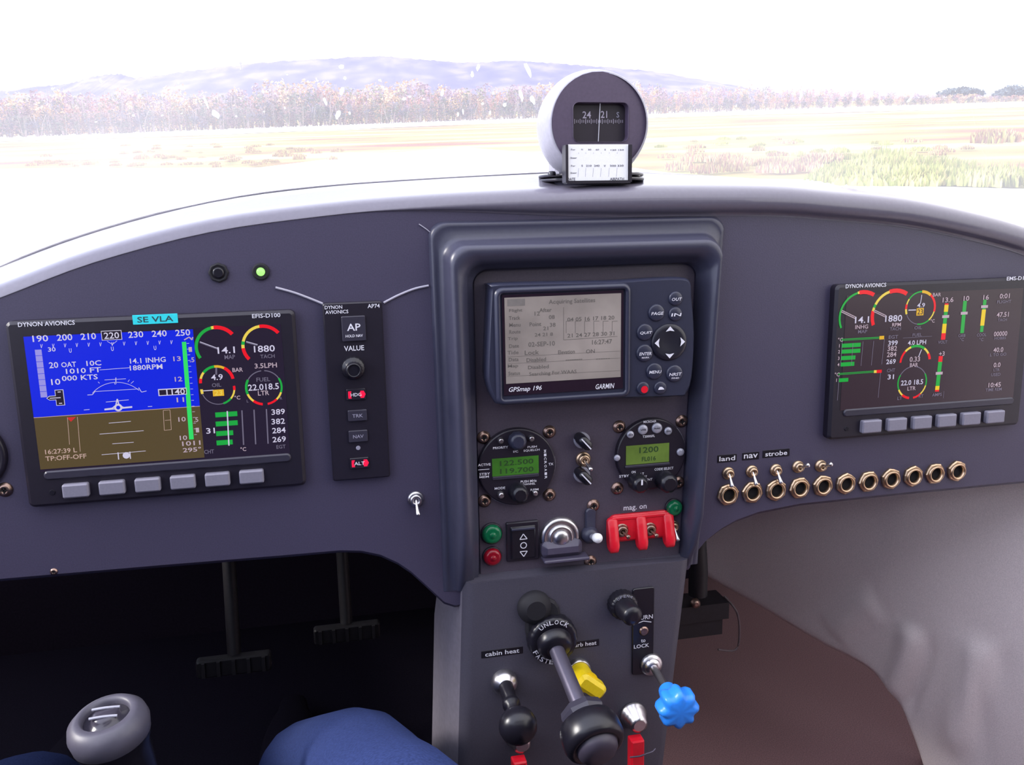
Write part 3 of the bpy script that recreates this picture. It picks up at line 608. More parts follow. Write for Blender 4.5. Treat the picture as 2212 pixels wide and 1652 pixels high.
for t, zx, zy, r in (('VFR', 1615, 228, .0042), ('FUNC', 1735, 215, .0044), ('ID', 1508, 270, .0030), ('SW', 1830, 240, .0033), ('', 1395, 470, .0026), ('', 1935, 420, .0032)):
    x, z = nn(zx, zy); mb = MB(); mb.lathe((x, YR+.0004, z), (0, -1, 0), [(0, r), (.001, r), (.0017, r*.85), (.0018, r*.3)], SILV, n=20)
    if t: mb.text(t, x, z, .0014, YR-.0016, BEZ, w=r*1.2)
    mb.build('push_button', xp)
small_knob(xp, nn(1560, 670), .0075, .013, BLK, 'mode_knob'); small_knob(xp, nn(1800, 660), .0085, .013, BLK, 'code_knob', False)
mb = MB(); x0_, z0_ = nn(1675, 430); mb.tube([(.0303*math.cos(math.radians(a)), -.001, .0303*math.sin(math.radians(a))) for a in range(-100, 41, 7)], .0005, SILV, n=6); mb.build('rim_edge', xp, label='bright rim edge')
mb = MB(); mb.tube([(.0318*math.cos(math.radians(a)), -.001, .0318*math.sin(math.radians(a))) for a in list(range(-130, 16, 7))], .0005, BTN, n=6); mb.build('rim_edge', com, label='grey rim edge')

# ------------------------------------------------------------------ repeated hardware
def screw_proto(r=.0048):
    u = thing('panel_screw', '', 'screw', (0, 0, 0)); mb = MB()
    mb.lathe((0, 0, 0), (0, -1, 0), [(0, r*1.1), (.0006, r*1.1), (.0010, r*.95), (.0022, r*.82), (.0028, r*.6), (.0024, r*.3), (.0010, r*.2), (.0009, r*.02)], SCRW, n=24); mb.build('screw_head', u)
    mb = MB(); mb.box(-r*.5, r*.5, -.0030, -.0016, -r*.09, r*.09, HOLE); mb.box(-r*.09, r*.09, -.0030, -.0016, -r*.5, r*.5, HOLE); mb.build('slot', u)
    return u
sw0 = screw_proto(); first = True
SC = [((1045, 945), 'bronze screw at upper left corner of the left radio'), ((1187, 933), 'bronze screw at upper right corner of the left radio'), ((1047, 1082), 'bronze screw at lower left corner of the left radio'), ((1187, 1069), 'bronze screw at lower right corner of the left radio'),
      ((1338, 922), 'bronze screw at upper left corner of the right transponder'), ((1473, 910), 'bronze screw at upper right corner of the right transponder'), ((1334, 1055), 'bronze screw at lower left corner of the right transponder'), ((1466, 1042), 'bronze screw at lower right corner beside the transponder code knob'),
      ((1276, 1213), 'bronze screw below the brake lever at bottom edge of the centre console'), ((1282, 1092), 'dark bronze screw above the white-tipped lever'), ((10, 1058), 'bronze screw at far left, below the cut-off round gauge'), ((117, 1246), 'tiny pale screw under the lower edge of the panel at left')]
for (p, lab) in SC:
    yb = -.0015 if 1000 < p[0] < 1500 else 0
    x, z = at(*p, yb-.001)
    if p[0] == 117: x, z = x, -.1835
    if first: sw0.location = (x, yb, z); sw0['label'] = lab; o = sw0; first = False
    else: o = dup(sw0, (x, yb, z), lab)
    if p[0] == 117: o.scale = (.5, .5, .5)

# round jacks
jk = thing('jack_socket', '', 'socket', (0, 0, 0), 'row of jack sockets along the lower right edge of the panel')
mb = MB(); hexn = 6
R0 = .0098
def hexring(r, y, n=6, rot=0): return [(r*math.cos(rot+2*PI*i/n), y, r*math.sin(rot+2*PI*i/n)) for i in range(n)]
H = lambda r, y: [p for i in range(6) for p in ((r*math.cos(PI/3*i+.2), y, r*math.sin(PI/3*i+.2)), (r*.93*math.cos(PI/3*(i+.5)+.2), y, r*.93*math.sin(PI/3*(i+.5)+.2)))]
mb.loft([H(R0, 0), H(R0, -.0022), H(R0*.9, -.0030), H(R0*.78, -.0030)], GOLD, smooth=False)
mb.build('hex_nut', jk)
mb = MB(); mb.lathe((0, 0, 0), (0, -1, 0), [(.0026, R0*.80), (.0044, R0*.76), (.0048, R0*.68), (.0044, R0*.58), (.0005, R0*.56)], GOLD, n=28, cap=False); mb.build('threaded_sleeve', jk)
mb = MB(); mb.lathe((0, 0, 0), (0, -1, 0), [(.0004, R0*.57), (.0008, R0*.3)], HOLE, n=24); mb.build('socket_hole', jk)
JX = [.5356+.0222*i for i in range(11)]
EX = ['below the land switch', 'below the nav switch', 'below the strobe switch', 'below the unlabelled switch next to strobe', 'below the rightmost toggle switch', 'first one right of the toggle switches', 'two places right of the toggle switches', 'left of the last three, below the display corner', 'third from the right end of the row', 'second from the right end of the row', 'at the far right end of the row']
for i, x in enumerate(JX):
    lab = 'brass hex-nut jack socket %s' % EX[i]
    if i == 0: jk.location = (x, 0, -.1720); jk['label'] = lab; o = jk
    else: o = dup(jk, (x, 0, -.1720+.0022*max(0, i-6)/4), lab)
    o.rotation_euler = (0, i*.37, 0)

# toggle switches
def toggle(label, loc, tilt, group=None, r=.0054, lever=.0115, first_=None, barm=CHR, nutm=None):
    u = thing('toggle_switch', label, 'switch', loc, group)
    mb = MB(); mb.lathe((0, 0, 0), (0, -1, 0), [(0, r), (.0012, r), (.0020, r*.9), (.0022, r*.8), (.0038, r*.78), (.0052, r*.66), (.0056, r*.5), (.0050, r*.34), (.003, r*.3)], nutm or GOLD, n=26); mb.build('bushing', u)
    d = Vector(tilt).normalized(); p = Vector((0, -.003, 0))
    mb = MB(); mb.lathe(p, d, [(0, .0010), (lever*.35, .0011), (lever*.75, .0017), (lever*.94, .0020), (lever, .0014), (lever*1.02, .0003)], barm, n=14); mb.build('lever', u)
    return u
TG = [((1573, 1022), (0, -.5, -.85), 'small toggle switch under the word land'), ((1624, 1018), (.05, -.5, -.85), 'small toggle switch under the word nav'), ((1676, 1015), (.1, -.5, -.85), 'small toggle switch under the word strobe'),
      ((1724, 1008), (.25, -.85, .42), 'toggle switch without a label, flipped out just right of strobe'), ((1773, 1006), (.25, -.85, .42), 'rightmost toggle switch above the jack row, pointing outward')]
for p, t, lab in TG:
    x, z = at(*p, -.001); toggle(lab, (x, 0, z), t, 'toggle switches above the jack sockets')
x, z = at(898, 1078, -.001); toggle('chrome toggle switch alone on the panel between autopilot panel and centre console', (x, 0, z), (.05, -.6, -.8), None, .0064, .013, nutm=CHR)
x, z = N(1105, 480, -.002); toggle('small brass toggle switch between two black pointer knobs', (x, -.0015, z), (.25, -.8, -.5), None, .0062, .012)
x, z = N(1870, 1050, -.002); toggle('small brass toggle switch half hidden right of the red switch guard', (x, -.0015, z), (.1, -.5, -.8), None, .0052, .012)
# label strips
def strip(text, px, y, h, w, plane_y, lab, th=None, tw=None, m=WHT, rot=0, tape=BLK):
    x, z = at(*px, plane_y-.0005); u = thing('label_strip', lab, 'label', (x, plane_y, z))
    u.rotation_euler = (0, 0, 0)
    mb = MB(); mb.slab(0, 0, w, h, 0, -.0004, tape, r=.0004, ch=.0001); mb.build('tape', u)
    mb = MB(); mb.text(text, 0, 0, th or h*.62, -.0005, m, w=tw or w*.82); mb.build('lettering', u)
    return u
strip('land', (1571, 990), 0, .0066, .0175, 0, 'black label reading land above the first toggle switch')
strip('nav', (1622, 985), 0, .0066, .0155, 0, 'black label reading nav above the second toggle switch', th=.0036)
strip('strobe', (1677, 979), 0, .0066, .0250, 0, 'black label reading strobe above the third toggle switch')
strip('mag. on', (1372, 1098), 0, .0066, .0245, -.0015, 'grey label reading mag. on above the red switch guard', th=.0046, tape=CFACE)
x, z = at(1085, 1409, PY); strip('cabin heat', (1085, 1409), 0, .0062, .0345, PY, 'black label reading cabin heat on the pedestal')
strip('carb heat', (1262, 1391), 0, .0062, .0260, PY, 'black label reading carb heat, partly behind the throttle collar', th=.0036)

# pointer knobs between the radios
def pointer(px, lab):
    x, z = at(*px, -.002); u = thing('pointer_knob', lab, 'knob', (x, -.0015, z), 'black pointer knobs between the radios')
    mb = MB(); mb.lathe((0, 0, 0), (0, -1, 0), [(0, .0066), (.0030, .0066), (.0036, .0060)], SILV, n=24); mb.build('skirt', u)
    mb = MB(); mb.lathe((0, -.0015, 0), (0, -1, 0), [(0, .0078), (.010, .0070), (.012, .0060), (.0122, .001)], BLK, n=24, lobe=lambda a, r: 1-.42*abs(math.sin(a-.35))**2); mb.build('grip', u)
    mb = MB(); mb.M = Matrix.Rotation(-.35, 4, 'Y'); mb.box(-.0058, .0058, -.0142, -.0136, -.0005, .0005, WHT); mb.build('pointer_line', u)
    u.rotation_euler = (0, 1.2, 0); return u
pointer((1256, 950), 'upper black pointer knob between the two radios'); pointer((1256, 1024), 'lower black pointer knob between the two radios')

# warning lamps
def lamp(px, r, m, name, lab, y=-.0015):
    x, z = at(*px, y-.003); u = thing('indicator_lamp', lab, 'indicator light', (x, y, z))
    mb = MB(); mb.lathe((0, 0, 0), (0, -1, 0), [(0, r*1.12), (.0015, r*1.12), (.0022, r*1.0), (.0018, r*.95)], BEZ, n=26); mb.build('collar', u)
    mb = MB(); mb.lathe((0, -.0012, 0), (0, -1, 0), [(0, r), (.003, r*.97), (.0045, r*.8), (.0052, r*.55), (.0048, r*.4), (.0055, r*.3), (.006, r*.05)], m, n=26); mb.build('lens', u); return u
lamp((1063, 1154), .0080, GRNL, '', 'green indicator lamp above the red one, left of the rocker switch'); lamp((1064, 1203), .0072, REDL, '', 'red indicator lamp at lower left of the centre console'); lamp((1457, 1097), .0068, GRNL, '', 'green indicator lamp above the right end of the red switch guard')
x, z = at(563, 587, -.002); u = thing('indicator_lamp', 'small lit yellow-green lamp in upper left of panel', 'indicator light', (x, 0, z))
mb = MB(); mb.lathe((0, 0, 0), (0, -1, 0), [(0, .0062), (.0018, .0060), (.0022, .0050), (.0015, .0030)], BLKM, n=24); mb.build('collar', u)
mb = MB(); mb.lathe((0, -.001, 0), (0, -1, 0), [(0, .0031), (.002, .0029), (.0032, .0018), (.0035, .0003)], LEDG, n=18); mb.build('lens', u)
x, z = at(472, 589, -.001); u = thing('push_button', 'black round push button left of the lit green lamp', 'button', (x, 0, z))
mb = MB(); mb.lathe((0, 0, 0), (0, -1, 0), [(0, .0068), (.0020, .0066), (.0028, .0056), (.0018, .0046)], BLKM, n=28, lobe=lambda a, r: 1+.05*math.cos(8*a) if r > .005 else 1); mb.build('collar', u)
mb = MB(); mb.lathe((0, -.0005, 0), (0, -1, 0), [(0, .0042), (.0022, .0040), (.0026, .003)], BLK, n=20); mb.build('plunger', u)

# rocker switch with triangle marks
x, z = N(590, 1180, -.004); u = thing('rocker_switch', 'black rocker switch with triangle and circle marks between lamps and chrome dial', 'switch', (x, -.0015, z))
mb = MB(); mb.slab(0, 0, .0268, .0330, 0, -.003, BEZ, r=.0012, ch=.0008); mb.build('switch_frame', u)
mb = MB(); mb.slab(0, -.0005, .0205, .0275, -.0025, -.0048, BLK, r=.001, ch=.0012); mb.slab(0, .0112, .0195, .0022, -.0045, -.0058, GPSB, r=.0008, ch=.0005); mb.build('rocker', u)
s = MB()
for zc, up in ((.0045, 1), (-.0095, -1)): s.line([(-.0030, zc-.0018*up), (.0030, zc-.0018*up), (0, zc+.0026*up), (-.0030, zc-.0018*up)], .0007, -.0050, WHT)
s.arc(0, -.0026, .0024, .0007, 0, 360, -.0050, WHT); s.build('marks', u)

# chrome dial with cover (domed trim indicator)
x, z = N(915, 1150, -.006); KD = .85
u = thing('chrome_dial', 'half-round chrome dial with grey cover plate beside the rocker switch', 'dial', (x, -.0015, z))
mb = MB(); mb.lathe((0, 0, 0), (0, -1, 0), [(0, .0195), (.003, .0195), (.0050, .0175), (.0055, .0150), (.0045, .0135)], CHR, n=44); mb.lathe((0, 0, 0), (0, -1, 0), [(.003, .0135), (.0065, .0120), (.0075, .0100), (.0065, .0088)], CHR, n=40); mb.lathe((0, 0, 0), (0, -1, 0), [(.004, .0088), (.0085, .0078), (.0100, .0050), (.0105, .001)], CHR, n=32); mb.build('chrome_rings', u)
mb = MB(); DC = mat('dial_cover', (.075, .065, .105), .35, noise=.05)
mb.slab(.0005, -.0105, .0400, .0160, -.001, -.0115, DC, r=.005, ch=.005); mb.slab(.0035, -.0200, .0450, .0034, -.001, -.0150, DC, r=.0015, ch=.001); mb.build('cover_plate', u); u.scale = (KD, KD, KD)

# white tipped lever
x, z = N(1160, 1120, -.002); u = thing('brake_lever', 'small grey lever with white tip left of the red switch guard', 'lever', (x, -.0015, z))
mb = MB(); mb.lathe((0, 0, 0), (0, -1, 0), [(0, .0075), (.003, .0072), (.005, .0060), (.007, .0045), (.0075, .002)], PODM, n=24); mb.slab(.0005, .012, .009, .022, 0, -.003, PODM, r=.004, ch=.001); mb.build('base', u)
mb = MB(); mb.lathe((0, -.006, 0), (.12, -1, .25), [(0, .0024), (.008, .0026)], SILV, n=14); mb.lathe(Vector((0, -.006, 0))+Vector((.12, -1, .25)).normalized()*.007, (.12, -1, .25), [(0, .0030), (.002, .0038), (.006, .0040), (.008, .0030), (.009, .001)], CARDW, n=18); mb.build('tip', u, label='white rounded tip')

# red guarded switches
x, z = N(1595, 1080, -.005); u = thing('switch_guard', 'bright red plastic double switch guard below the mag. on label', 'switch guard', (x, -.0015, z))
mb = MB(); mb.slab(0, .0030, .0740, .0300, 0, -.0060, REDP, r=.008, ch=.0025); mb.slab(0, .0145, .0690, .0040, -.002, -.0075, REDP, r=.002, ch=.001)
for cx_ in (-.0335, .0, .0325):
    L = []
    prof = [(.0150, -.002), (.0165, -.006), (.0140, -.009), (.006, -.0125), (-.006, -.0165), (-.013, -.0190), (-.0175, -.0185), (-.0200, -.0160), (-.0205, -.012), (-.0180, -.0065), (-.010, -.002)]
    A = [(cx_-.0042, y, z_) for z_, y in prof]; A2 = [(cx_-.0058, -.001+(y+.001)*.86, z_*.86) for z_, y in prof]; B = [(cx_+.0042, y, z_) for z_, y in prof]; B2 = [(cx_+.0058, -.001+(y+.001)*.86, z_*.86) for z_, y in prof]
    mb.loft([A2, A, B, B2], REDP, cap0=True, cap1=True, smooth=True)
mb.build('guard_body', u); u.scale = (.74, .62, .78)
for zx, zy, lab in ((1440, 1095, 'left toggle switch inside the red guard'), (1680, 1085, 'right toggle switch inside the red guard')):
    x2, z2 = N(zx, zy, -.007); t_ = toggle(lab, (x2, -.0036, z2), (.35, -.85, -.35), 'toggle switches inside the red guard', .0062, .009, nutm=SCRW, barm=SCRW)

# ------------------------------------------------------------------ pedestal controls
def D(zx, zy, y=PY): return at(900+zx/3.16, 1200+zy/3.16, y)
GS = mat('shaft_grey', (.10, .09, .13), .35, .5, noise=.05)
# throttle
bx, bz = D(915, 545); u = thing('throttle_lever', 'large black throttle knob on a grey shaft with lettered collar, centre of pedestal', 'throttle', (bx, PY, bz))
hx, hz = D(800, 345); mb = MB(); mb.lathe((hx-bx, 0, hz-bz), (0, -1, 0), [(0, .0140), (.003, .0140), (.006, .0125), (.009, .008)], BLKM, n=32); mb.slab((hx-bx)*.5, (hz-bz)*.5, .029, .042, 0, -.004, BLKM, r=.014, ch=.002); mb.build('boot', u)
mb = MB(); mb.lathe((0, 0, 0), (0, -1, 0), [(0, .0205), (.008, .0203), (.011, .0190), (.0112, .0165)], BLK, n=60, lobe=lambda a, r: 1+.02*math.cos(20*a)); mb.lathe((0, -.010, 0), (0, -1, -.35), [(0, .0145), (.006, .0140), (.0090, .0115), (.0095, .008)], BLK, n=40); col_ = mb.build('friction_collar', u)
s = MB()
for k, (wd_, a0, da, rr, flip) in enumerate((('UNLOCK', 128, -15, .0172, 0), ('FASTER', 205, 14, .0172, 1))):
    for i, ch in enumerate(wd_):
        a = a0+da*i; s.text(ch, rr*math.cos(math.radians(a)), rr*math.sin(math.radians(a)), .0038, -.0115, WHT, w=.0034, rot=(a-90) if not flip else (a+90))
s.build('lettering', col_)
TD = Vector((.10, -1, -.44)).normalized()
mb = MB(); mb.lathe((0, -.016, -.003), TD, [(0, .0062), (.066, .0062)], GS, n=24); mb.build('shaft', u)
kp = Vector((0, -.016, -.003))+TD*.055
mb = MB(); mb.lathe(kp, TD, [(-.001, .008), (.003, .0165), (.008, .0178), (.012, .0165)], BEZ2, n=8, smooth=False); mb.lathe(kp, TD, [(.010, .0145), (.014, .0205), (.019, .0228), (.030, .0230), (.034, .0215), (.036, .0185), (.035, .0165)], BLK, n=40); mb.lathe(kp, TD, [(.034, .0160), (.0385, .0150), (.0420, .0120), (.0430, .0070), (.0432, .001)], mat('knob_face', (.045, .038, .06), .4, noise=.05), n=36); mb.build('knob', u)
# choke / vernier knob at upper right of pedestal
x, z = D(1395, 320); u = thing('friction_knob', 'ribbed black vernier knob at upper right of pedestal', 'knob', (x, PY, z))
mb = MB(); mb.lathe((0, 0, 0), (0, -1, 0), [(0, .0120), (.008, .0118), (.010, .0108), (.0105, .009)], BLK, n=60, lobe=lambda a, r: 1+.03*math.cos(20*a)); mb.build('ribbed_ring', u)
mb = MB(); mb.lathe((0, -.012, 0), (.1, -1, -.05), [(-.003, .0090), (.012, .0086), (.015, .0070), (.0155, .003)], BLK, n=32); mb.build('plunger', u)
s = MB()
for i in range(5): a = 125-16*i; s.text('OPEN<'[i], .0104*math.cos(math.radians(a)), .0104*math.sin(math.radians(a)), .0022, -.0107, GRYP, w=.0022, rot=a-90)
s.build('lettering', u)
# black placard TURN to lock
x, z = D(1535, 490); u = thing('placard', 'narrow black placard lettered TURN to lock beside the vernier knob', 'placard', (x, PY, z))
mb = MB(); mb.slab(.001, -.003, .0190, .0780, 0, -.0016, BLK, r=.0022, ch=.0006); mb.build('plate', u)
s = MB(); s.text('TURN', .002, .0098, .0038, -.0018, WHT, w=.0145); s.line([(-.005, .0050), (.001, .0066), (.008, .0048)], .0008, -.0018, WHT); s.text('to', .001, -.0112, .0030, -.0018, WHT, w=.0040); s.text('LOCK', -.0005, -.0158, .0034, -.0018, WHT, w=.0135); s.build('lettering', u)
mb = MB(); mb.lathe((.0015, -.0012, -.0025), (0, -1, 0), [(0, .0042), (.0012, .0040), (.0018, .003)], SCRW, n=18); mb.build('rivet', u)
# blue star knob
x, z = D(1595, 735); u = thing('pull_knob', 'bright blue star-shaped pull knob on a chrome bushing, right edge of pedestal', 'knob', (x, PY, z))
mb = MB(); mb.lathe((0, 0, 0), (0, -1, 0), [(0, .0098), (.003, .0098), (.0045, .0088), (.0055, .006)], CHR, n=24); mb.lathe((0, 0, 0), (0, -1, 0), [(.003, .0074), (.008, .0066), (.0085, .003)], CHR, n=20); mb.build('bushing', u)
bd = Vector((-.02, -1, -.08)).normalized()
mb = MB(); mb.lathe((0, -.008, 0), bd, [(0, .0032), (.034, .0032)], CHR, n=14); mb.build('shaft', u)
p = Vector((0, -.008, 0))+bd*.030
mb = MB(); mb.lathe(p, bd, [(0, .0070), (.004, .0078), (.014, .0085), (.017, .012)], BLUP, n=20)
lob = lambda a, r: 1+.11*math.cos(8*a)
mb.lathe(p, bd, [(.013, .0105), (.0145, .0138), (.018, .0153), (.026, .0153), (.0295, .0138), (.031, .0105), (.031, .001)], BLUP, n=64, lobe=lob); mb.build('star_grip', u, label='bright blue eight-lobed grip')
# yellow knob
x, z = D(1100, 775); u = thing('fuel_selector', 'yellow winged selector knob on a chrome ring right of the throttle shaft', 'knob', (x, PY, z))
mb = MB(); mb.lathe((0, 0, 0), (0, -1, 0), [(0, .0105), (.004, .0105), (.0050, .0095)], CHR, n=26); mb.build('ring', u)
mb = MB(); mb.lathe((0, -.003, 0), (.12, -1, -.04), [(0, .0088), (.012, .0080), (.015, .0085), (.018, .0090)], YELP, n=24)
mb.M = Matrix.Translation((.0020, -.020, -.001)) @ Matrix.Rotation(.70, 4, 'Y')
mb.slab(.003, 0, .027, .0135, .004, -.007, YELP, r=.005, ch=.003); mb.M = None; mb.build('grip', u, label='yellow winged grip')
# left pull knob (cabin heat)
x, z = D(595, 855); u = thing('pull_knob', 'black ball pull knob on a chrome bushing, left side of pedestal under cabin heat', 'knob', (x, PY, z))
mb = MB(); mb.lathe((0, 0, 0), (0, -1, 0), [(0, .0108), (.0045, .0106), (.007, .0092), (.0095, .0060)], CHR, n=28); mb.build('bushing', u)
d2 = Vector((-.02, -1, -.10)).normalized()
mb = MB(); mb.lathe((0, -.007, 0), d2, [(0, .0058), (.020, .0058), (.022, .0070), (.026, .0070), (.028, .0050), (.040, .0050)], BLK, n=22); mb.build('stem', u)
mb = MB(); p = Vector((0, -.007, 0))+d2*.050; mb.lathe(p, d2, [(-.0150, .004), (-.011, .010), (-.005, .0138), (0, .0148), (.005, .0138), (.009, .0110), (.012, .0060), (.0128, .001)], BLK, n=30); mb.build('ball', u)
# two chrome fittings with red caps
def redcap(zx, zy, lab):
    x, z = D(zx, zy); u = thing('circuit_pull', lab, 'knob', (x, PY, z), None)
    mb = MB(); mb.lathe((0, 0, 0), (0, -1, -.05), [(0, .0115), (.003, .0115), (.004, .0098), (.007, .0098), (.0075, .0088), (.0110, .0085), (.0115, .0075), (.016, .0072), (.017, .005)], CHR, n=28); mb.build('bushing', u)
    mb = MB(); mb.slab(-.003, -.027, .0115, .0310, -.012, -.022, REDP, r=.001, ch=.0012); mb.build('flag', u, label='red flag below the chrome bushing')
    mb = MB(); mb.tube([(-.011, -.024, -.0235), (-.003, -.0255, -.0228), (.009, -.024, -.0215), (.012, -.022, -.0205)], .0007, GS, n=8); mb.build('pin', u, label='thin wire pin through the flag')
    return u
redcap(690, 1215, 'chrome bushing with a red flag at lower left of pedestal, below the black ball knob')
redcap(1475, 1080, 'chrome bushing with a red flag right of the big throttle knob')

# ------------------------------------------------------------------ compass
CY = .012
cx_, cz_ = at(1295, 266, CY); bx_, bz_ = at(1276, 395, CY+.02)
u = thing('compass', 'round grey magnetic compass with dark face standing on the dash top', 'compass', (bx_, CY+.03, .0865))
o_ = Vector((bx_, CY+.03, .0865)); mb = MB(); c_ = Vector((cx_, CY, cz_))-o_
CG = mat('compass_grey', (.34, .33, .39), .38, noise=.06, scale=300); CF = mat('compass_face', (.085, .062, .105), .4, noise=.08, scale=400)
axd = Vector((.08, 1, -.01)).normalized()
mb.lathe(c_, axd, [(.0000, .0372), (.0002, .0382), (.002, .0392), (.010, .0410), (.018, .0426), (.026, .0434), (.036, .0430), (.048, .0405), (.058, .0350), (.066, .0260), (.070, .0160), (.071, .002)], CG, n=64, cap=False)
mb.slab(c_.x-.002, (c_.z-.03)/1-.013, .049, .050, .024, .002, CG, r=.004, ch=.003); mb.build('housing', u)
mb = MB(); Wn = (.0245, .0172); zc = c_.z+.0006; xc = c_.x
def rrp(w, h, r, y, xo=0, zo=0, n=6):
    Q_ = []
    for (sx_, sz_, a_) in ((1, 1, 0), (-1, 1, 90), (-1, -1, 180), (1, -1, 270)):
        for i in range(n+1): t = math.radians(a_+90*i/n); Q_.append((xc+xo+sx_*(w/2-r)+r*math.cos(t), y, zc+zo+sz_*(h/2-r)+r*math.sin(t)))
    out = []
    for i, p in enumerate(Q_):
        q = Q_[(i+1) % len(Q_)]; k = 10 if math.dist(p, q) > r*.5 else 1
        for j in range(k): out.append(tuple(a+(b-a)*j/k for a, b in zip(p, q)))
    return out
WX0, WZ1 = at(1100+750/5.506, 120+550/5.506, CY); WX1, WZ0 = at(1100+1420/5.506, 120+1030/5.506, CY)
ww, wh = WX1-WX0, WZ1-WZ0; xo = (WX0+WX1)/2-o_.x-xc; zo = (WZ0+WZ1)/2-o_.z-zc
ry = c_.y
L0 = rrp(ww, wh, .005, ry-.0004, xo, zo); N_ = len(L0)
ring = []
for p_ in L0:
    a = math.atan2(p_[2]-c_.z, p_[0]-c_.x); ring.append((c_.x+.0378*math.cos(a), ry-.0002, c_.z+.0378*math.sin(a)))
mb.loft([ring, L0], CF, smooth=False); mb.loft([L0, rrp(ww*.985, wh*.985, .0048, ry-.0012, xo, zo), rrp(ww*.97, wh*.97, .0042, ry-.0004, xo, zo), rrp(ww*.95, wh*.95, .004, ry+.008, xo, zo)], CF)
mb.build('face', u, label='dark round face')
s = MB(); yb = ry+.006; cxw, czw = xc+xo, zc+zo
s.add(rrp(ww*1.0, wh*1.0, .004, yb, xo, zo), [tuple(range(N_))], mat('compass_card', (.018, .012, .022), .4, noise=.08))
def ca(zx, zy): x, z = at(1100+zx/5.506, 120+zy/5.506, CY+.006); return x-o_.x, z-o_.z
DIM = mat('card_print', (.42, .38, .48), .5, noise=.05)
s.text('24', *ca(920, 705), .0052, yb-.0004, DIM, w=.0068); s.text('21', *ca(1125, 700), .0052, yb-.0004, DIM, w=.0052); s.text('S', *ca(1290, 705), .0042, yb-.0004, GRYP, w=.0022)
for i in range(27):
    x, z = ca(775+22*i, 783); hgt = (.0022 if i % 3 else .0036); s.rect(x-.00022, z-hgt/2, x+.00022, z+hgt/2, yb-.0004, DIM)
s.build('compass_card', u)
mb = MB(); a = ca(1068, 560); b = ca(1045, 1025); mb.tube([(a[0], yb-.003, a[1]), (b[0], yb-.003, b[1])], .00028, WHT, n=6); mb.build('lubber_line', u)
fx, fz = at(1276, 385, CY+.02); FZ = at(1276, 384, .046)[1]-o_.z; FYc = .046-o_.y; FXc = at(1276, 386, .046)[0]-o_.x
mb = MB()
for k, (r1, zt) in enumerate(((.0425, FZ+.0012), (.0430, FZ-.0022))): mb.lathe((FXc, FYc, zt), (0, 0, 1), [(-.0010, r1*.98), (-.0004, r1), (.0010, r1), (.0014, r1*.98)], BEZ, n=48)
mb.lathe((FXc-.003, FYc+.004, FZ-.0095), (0, 0, 1), [(0, .041), (.004, .036), (.007, .033)], DASH, n=40)
mb.build('mounting_flange', u)
for px in ((1192, 375), (1374, 377)):
    x, z = at(*px, CY+.008); mb = MB(); mb.lathe((x-o_.x, CY+.008-o_.y, z-o_.z-.001), (0, 0, 1), [(-.0005, .0032), (.0015, .0032), (.0028, .0024), (.003, .0005)], BLK, n=14); mb.build('flange_screw', u)
# deviation card
PYc = CY-.012
tl = at(1222, 313, PYc); br = at(1361, 390, PYc); wc, hc = .0505, tl[1]-br[1]
pu = thing('deviation_card', 'white compass correction card in a dark holder below the compass face', 'card', ((tl[0]+br[0])/2, PYc, (tl[1]+br[1])/2))
mb = MB(); w2, h2 = wc/2, hc/2
mb.slab(0, 0, wc+.0005, hc+.0002, .008, .0002, BEZ, r=.0004, ch=.0002)
for sg_ in (-1, 1): mb.box(sg_*w2-.0010 if sg_ > 0 else -w2-.0010, sg_*w2+.0010 if sg_ > 0 else -w2+.0010, -.0022, .008, -h2-.001, h2, BEZ)
mb.box(-w2, w2, -.0022, .008, -h2-.0018, -h2, BEZ); mb.build('holder', pu)
mb = MB(); mb.slab(0, .0003, wc-.0028, hc, .0002, -.0004, CARDW, r=.0003, ch=.0001); cardo = mb.build('card', pu)
s = MB(); INK = mat('card_ink', (.10, .09, .13), .6, noise=.05); kx = wc/760.; 
def cc(zx, zy): return (zx-1075)*kx, -(zy-1275)*hc/430.
for t, zx, zy, h, w in (('For', 775, 1115, .0012, .0034), ('N', 880, 1115, .0011, .0012), ('30', 970, 1117, .0011, .0026), ('60', 1062, 1117, .0011, .0026), ('E', 1155, 1118, .0011, .001), ('120 150', 1300, 1122, .0011, .0105), ('Steer', 780, 1213, .0012, .0050), ('For', 775, 1307, .0012, .0034), ('S', 880, 1307, .0014, .0011), ('210', 960, 1308, .0014, .0044), ('240', 1055, 1308, .0014, .0044), ('W', 1150, 1310, .0014, .0016), ('300 330', 1295, 1310, .0014, .0110), ('Steer', 780, 1390, .0012, .0050), ('DATE', 752, 1466, .0022, .0062), ('AIRPATH', 1298, 1468, .0020, .0112)):
    s.text(t, *cc(zx, zy), h, -.0006, INK, w=w)
for zx in (840, 925, 1015, 1108, 1205, 1300):
    s.line([cc(zx, 1335), cc(zx-8, 1440)], .0002, -.0005, GRYP); s.line([cc(zx, 1150), cc(zx, 1165)], .0002, -.0005, GRYP)
s.build('printing', cardo)

# thin pale raised lines on the panel
STREAK = mat('pale_streak', (.42, .40, .48), .35, noise=.05)
def streak(pts, lab, r=.0009):
    P = [(*at(px, py, -.001), 0) for px, py in pts]; x0, z0 = P[0][0], P[0][1]
    mb = MB(); R2 = resample([(p[0]-x0, -.0008, p[1]-z0) for p in P], 6); mb.tube(R2, r, STREAK, n=8)
    return tag(mb.build('streak', None, (x0, 0, z0)), lab, 'streak')
streak([(595, 621), (635, 632), (670, 645), (697, 656)], 'thin pale line running from the green lamp to the autopilot panel, left side')
streak([(829, 654), (860, 638), (895, 624), (926, 617)], 'thin pale line running from the autopilot panel to the centre pod, right side')
streak([(905, 484), (925, 498), (940, 513)], 'short hair-thin pale line above the upper left corner of the centre pod', .0004)
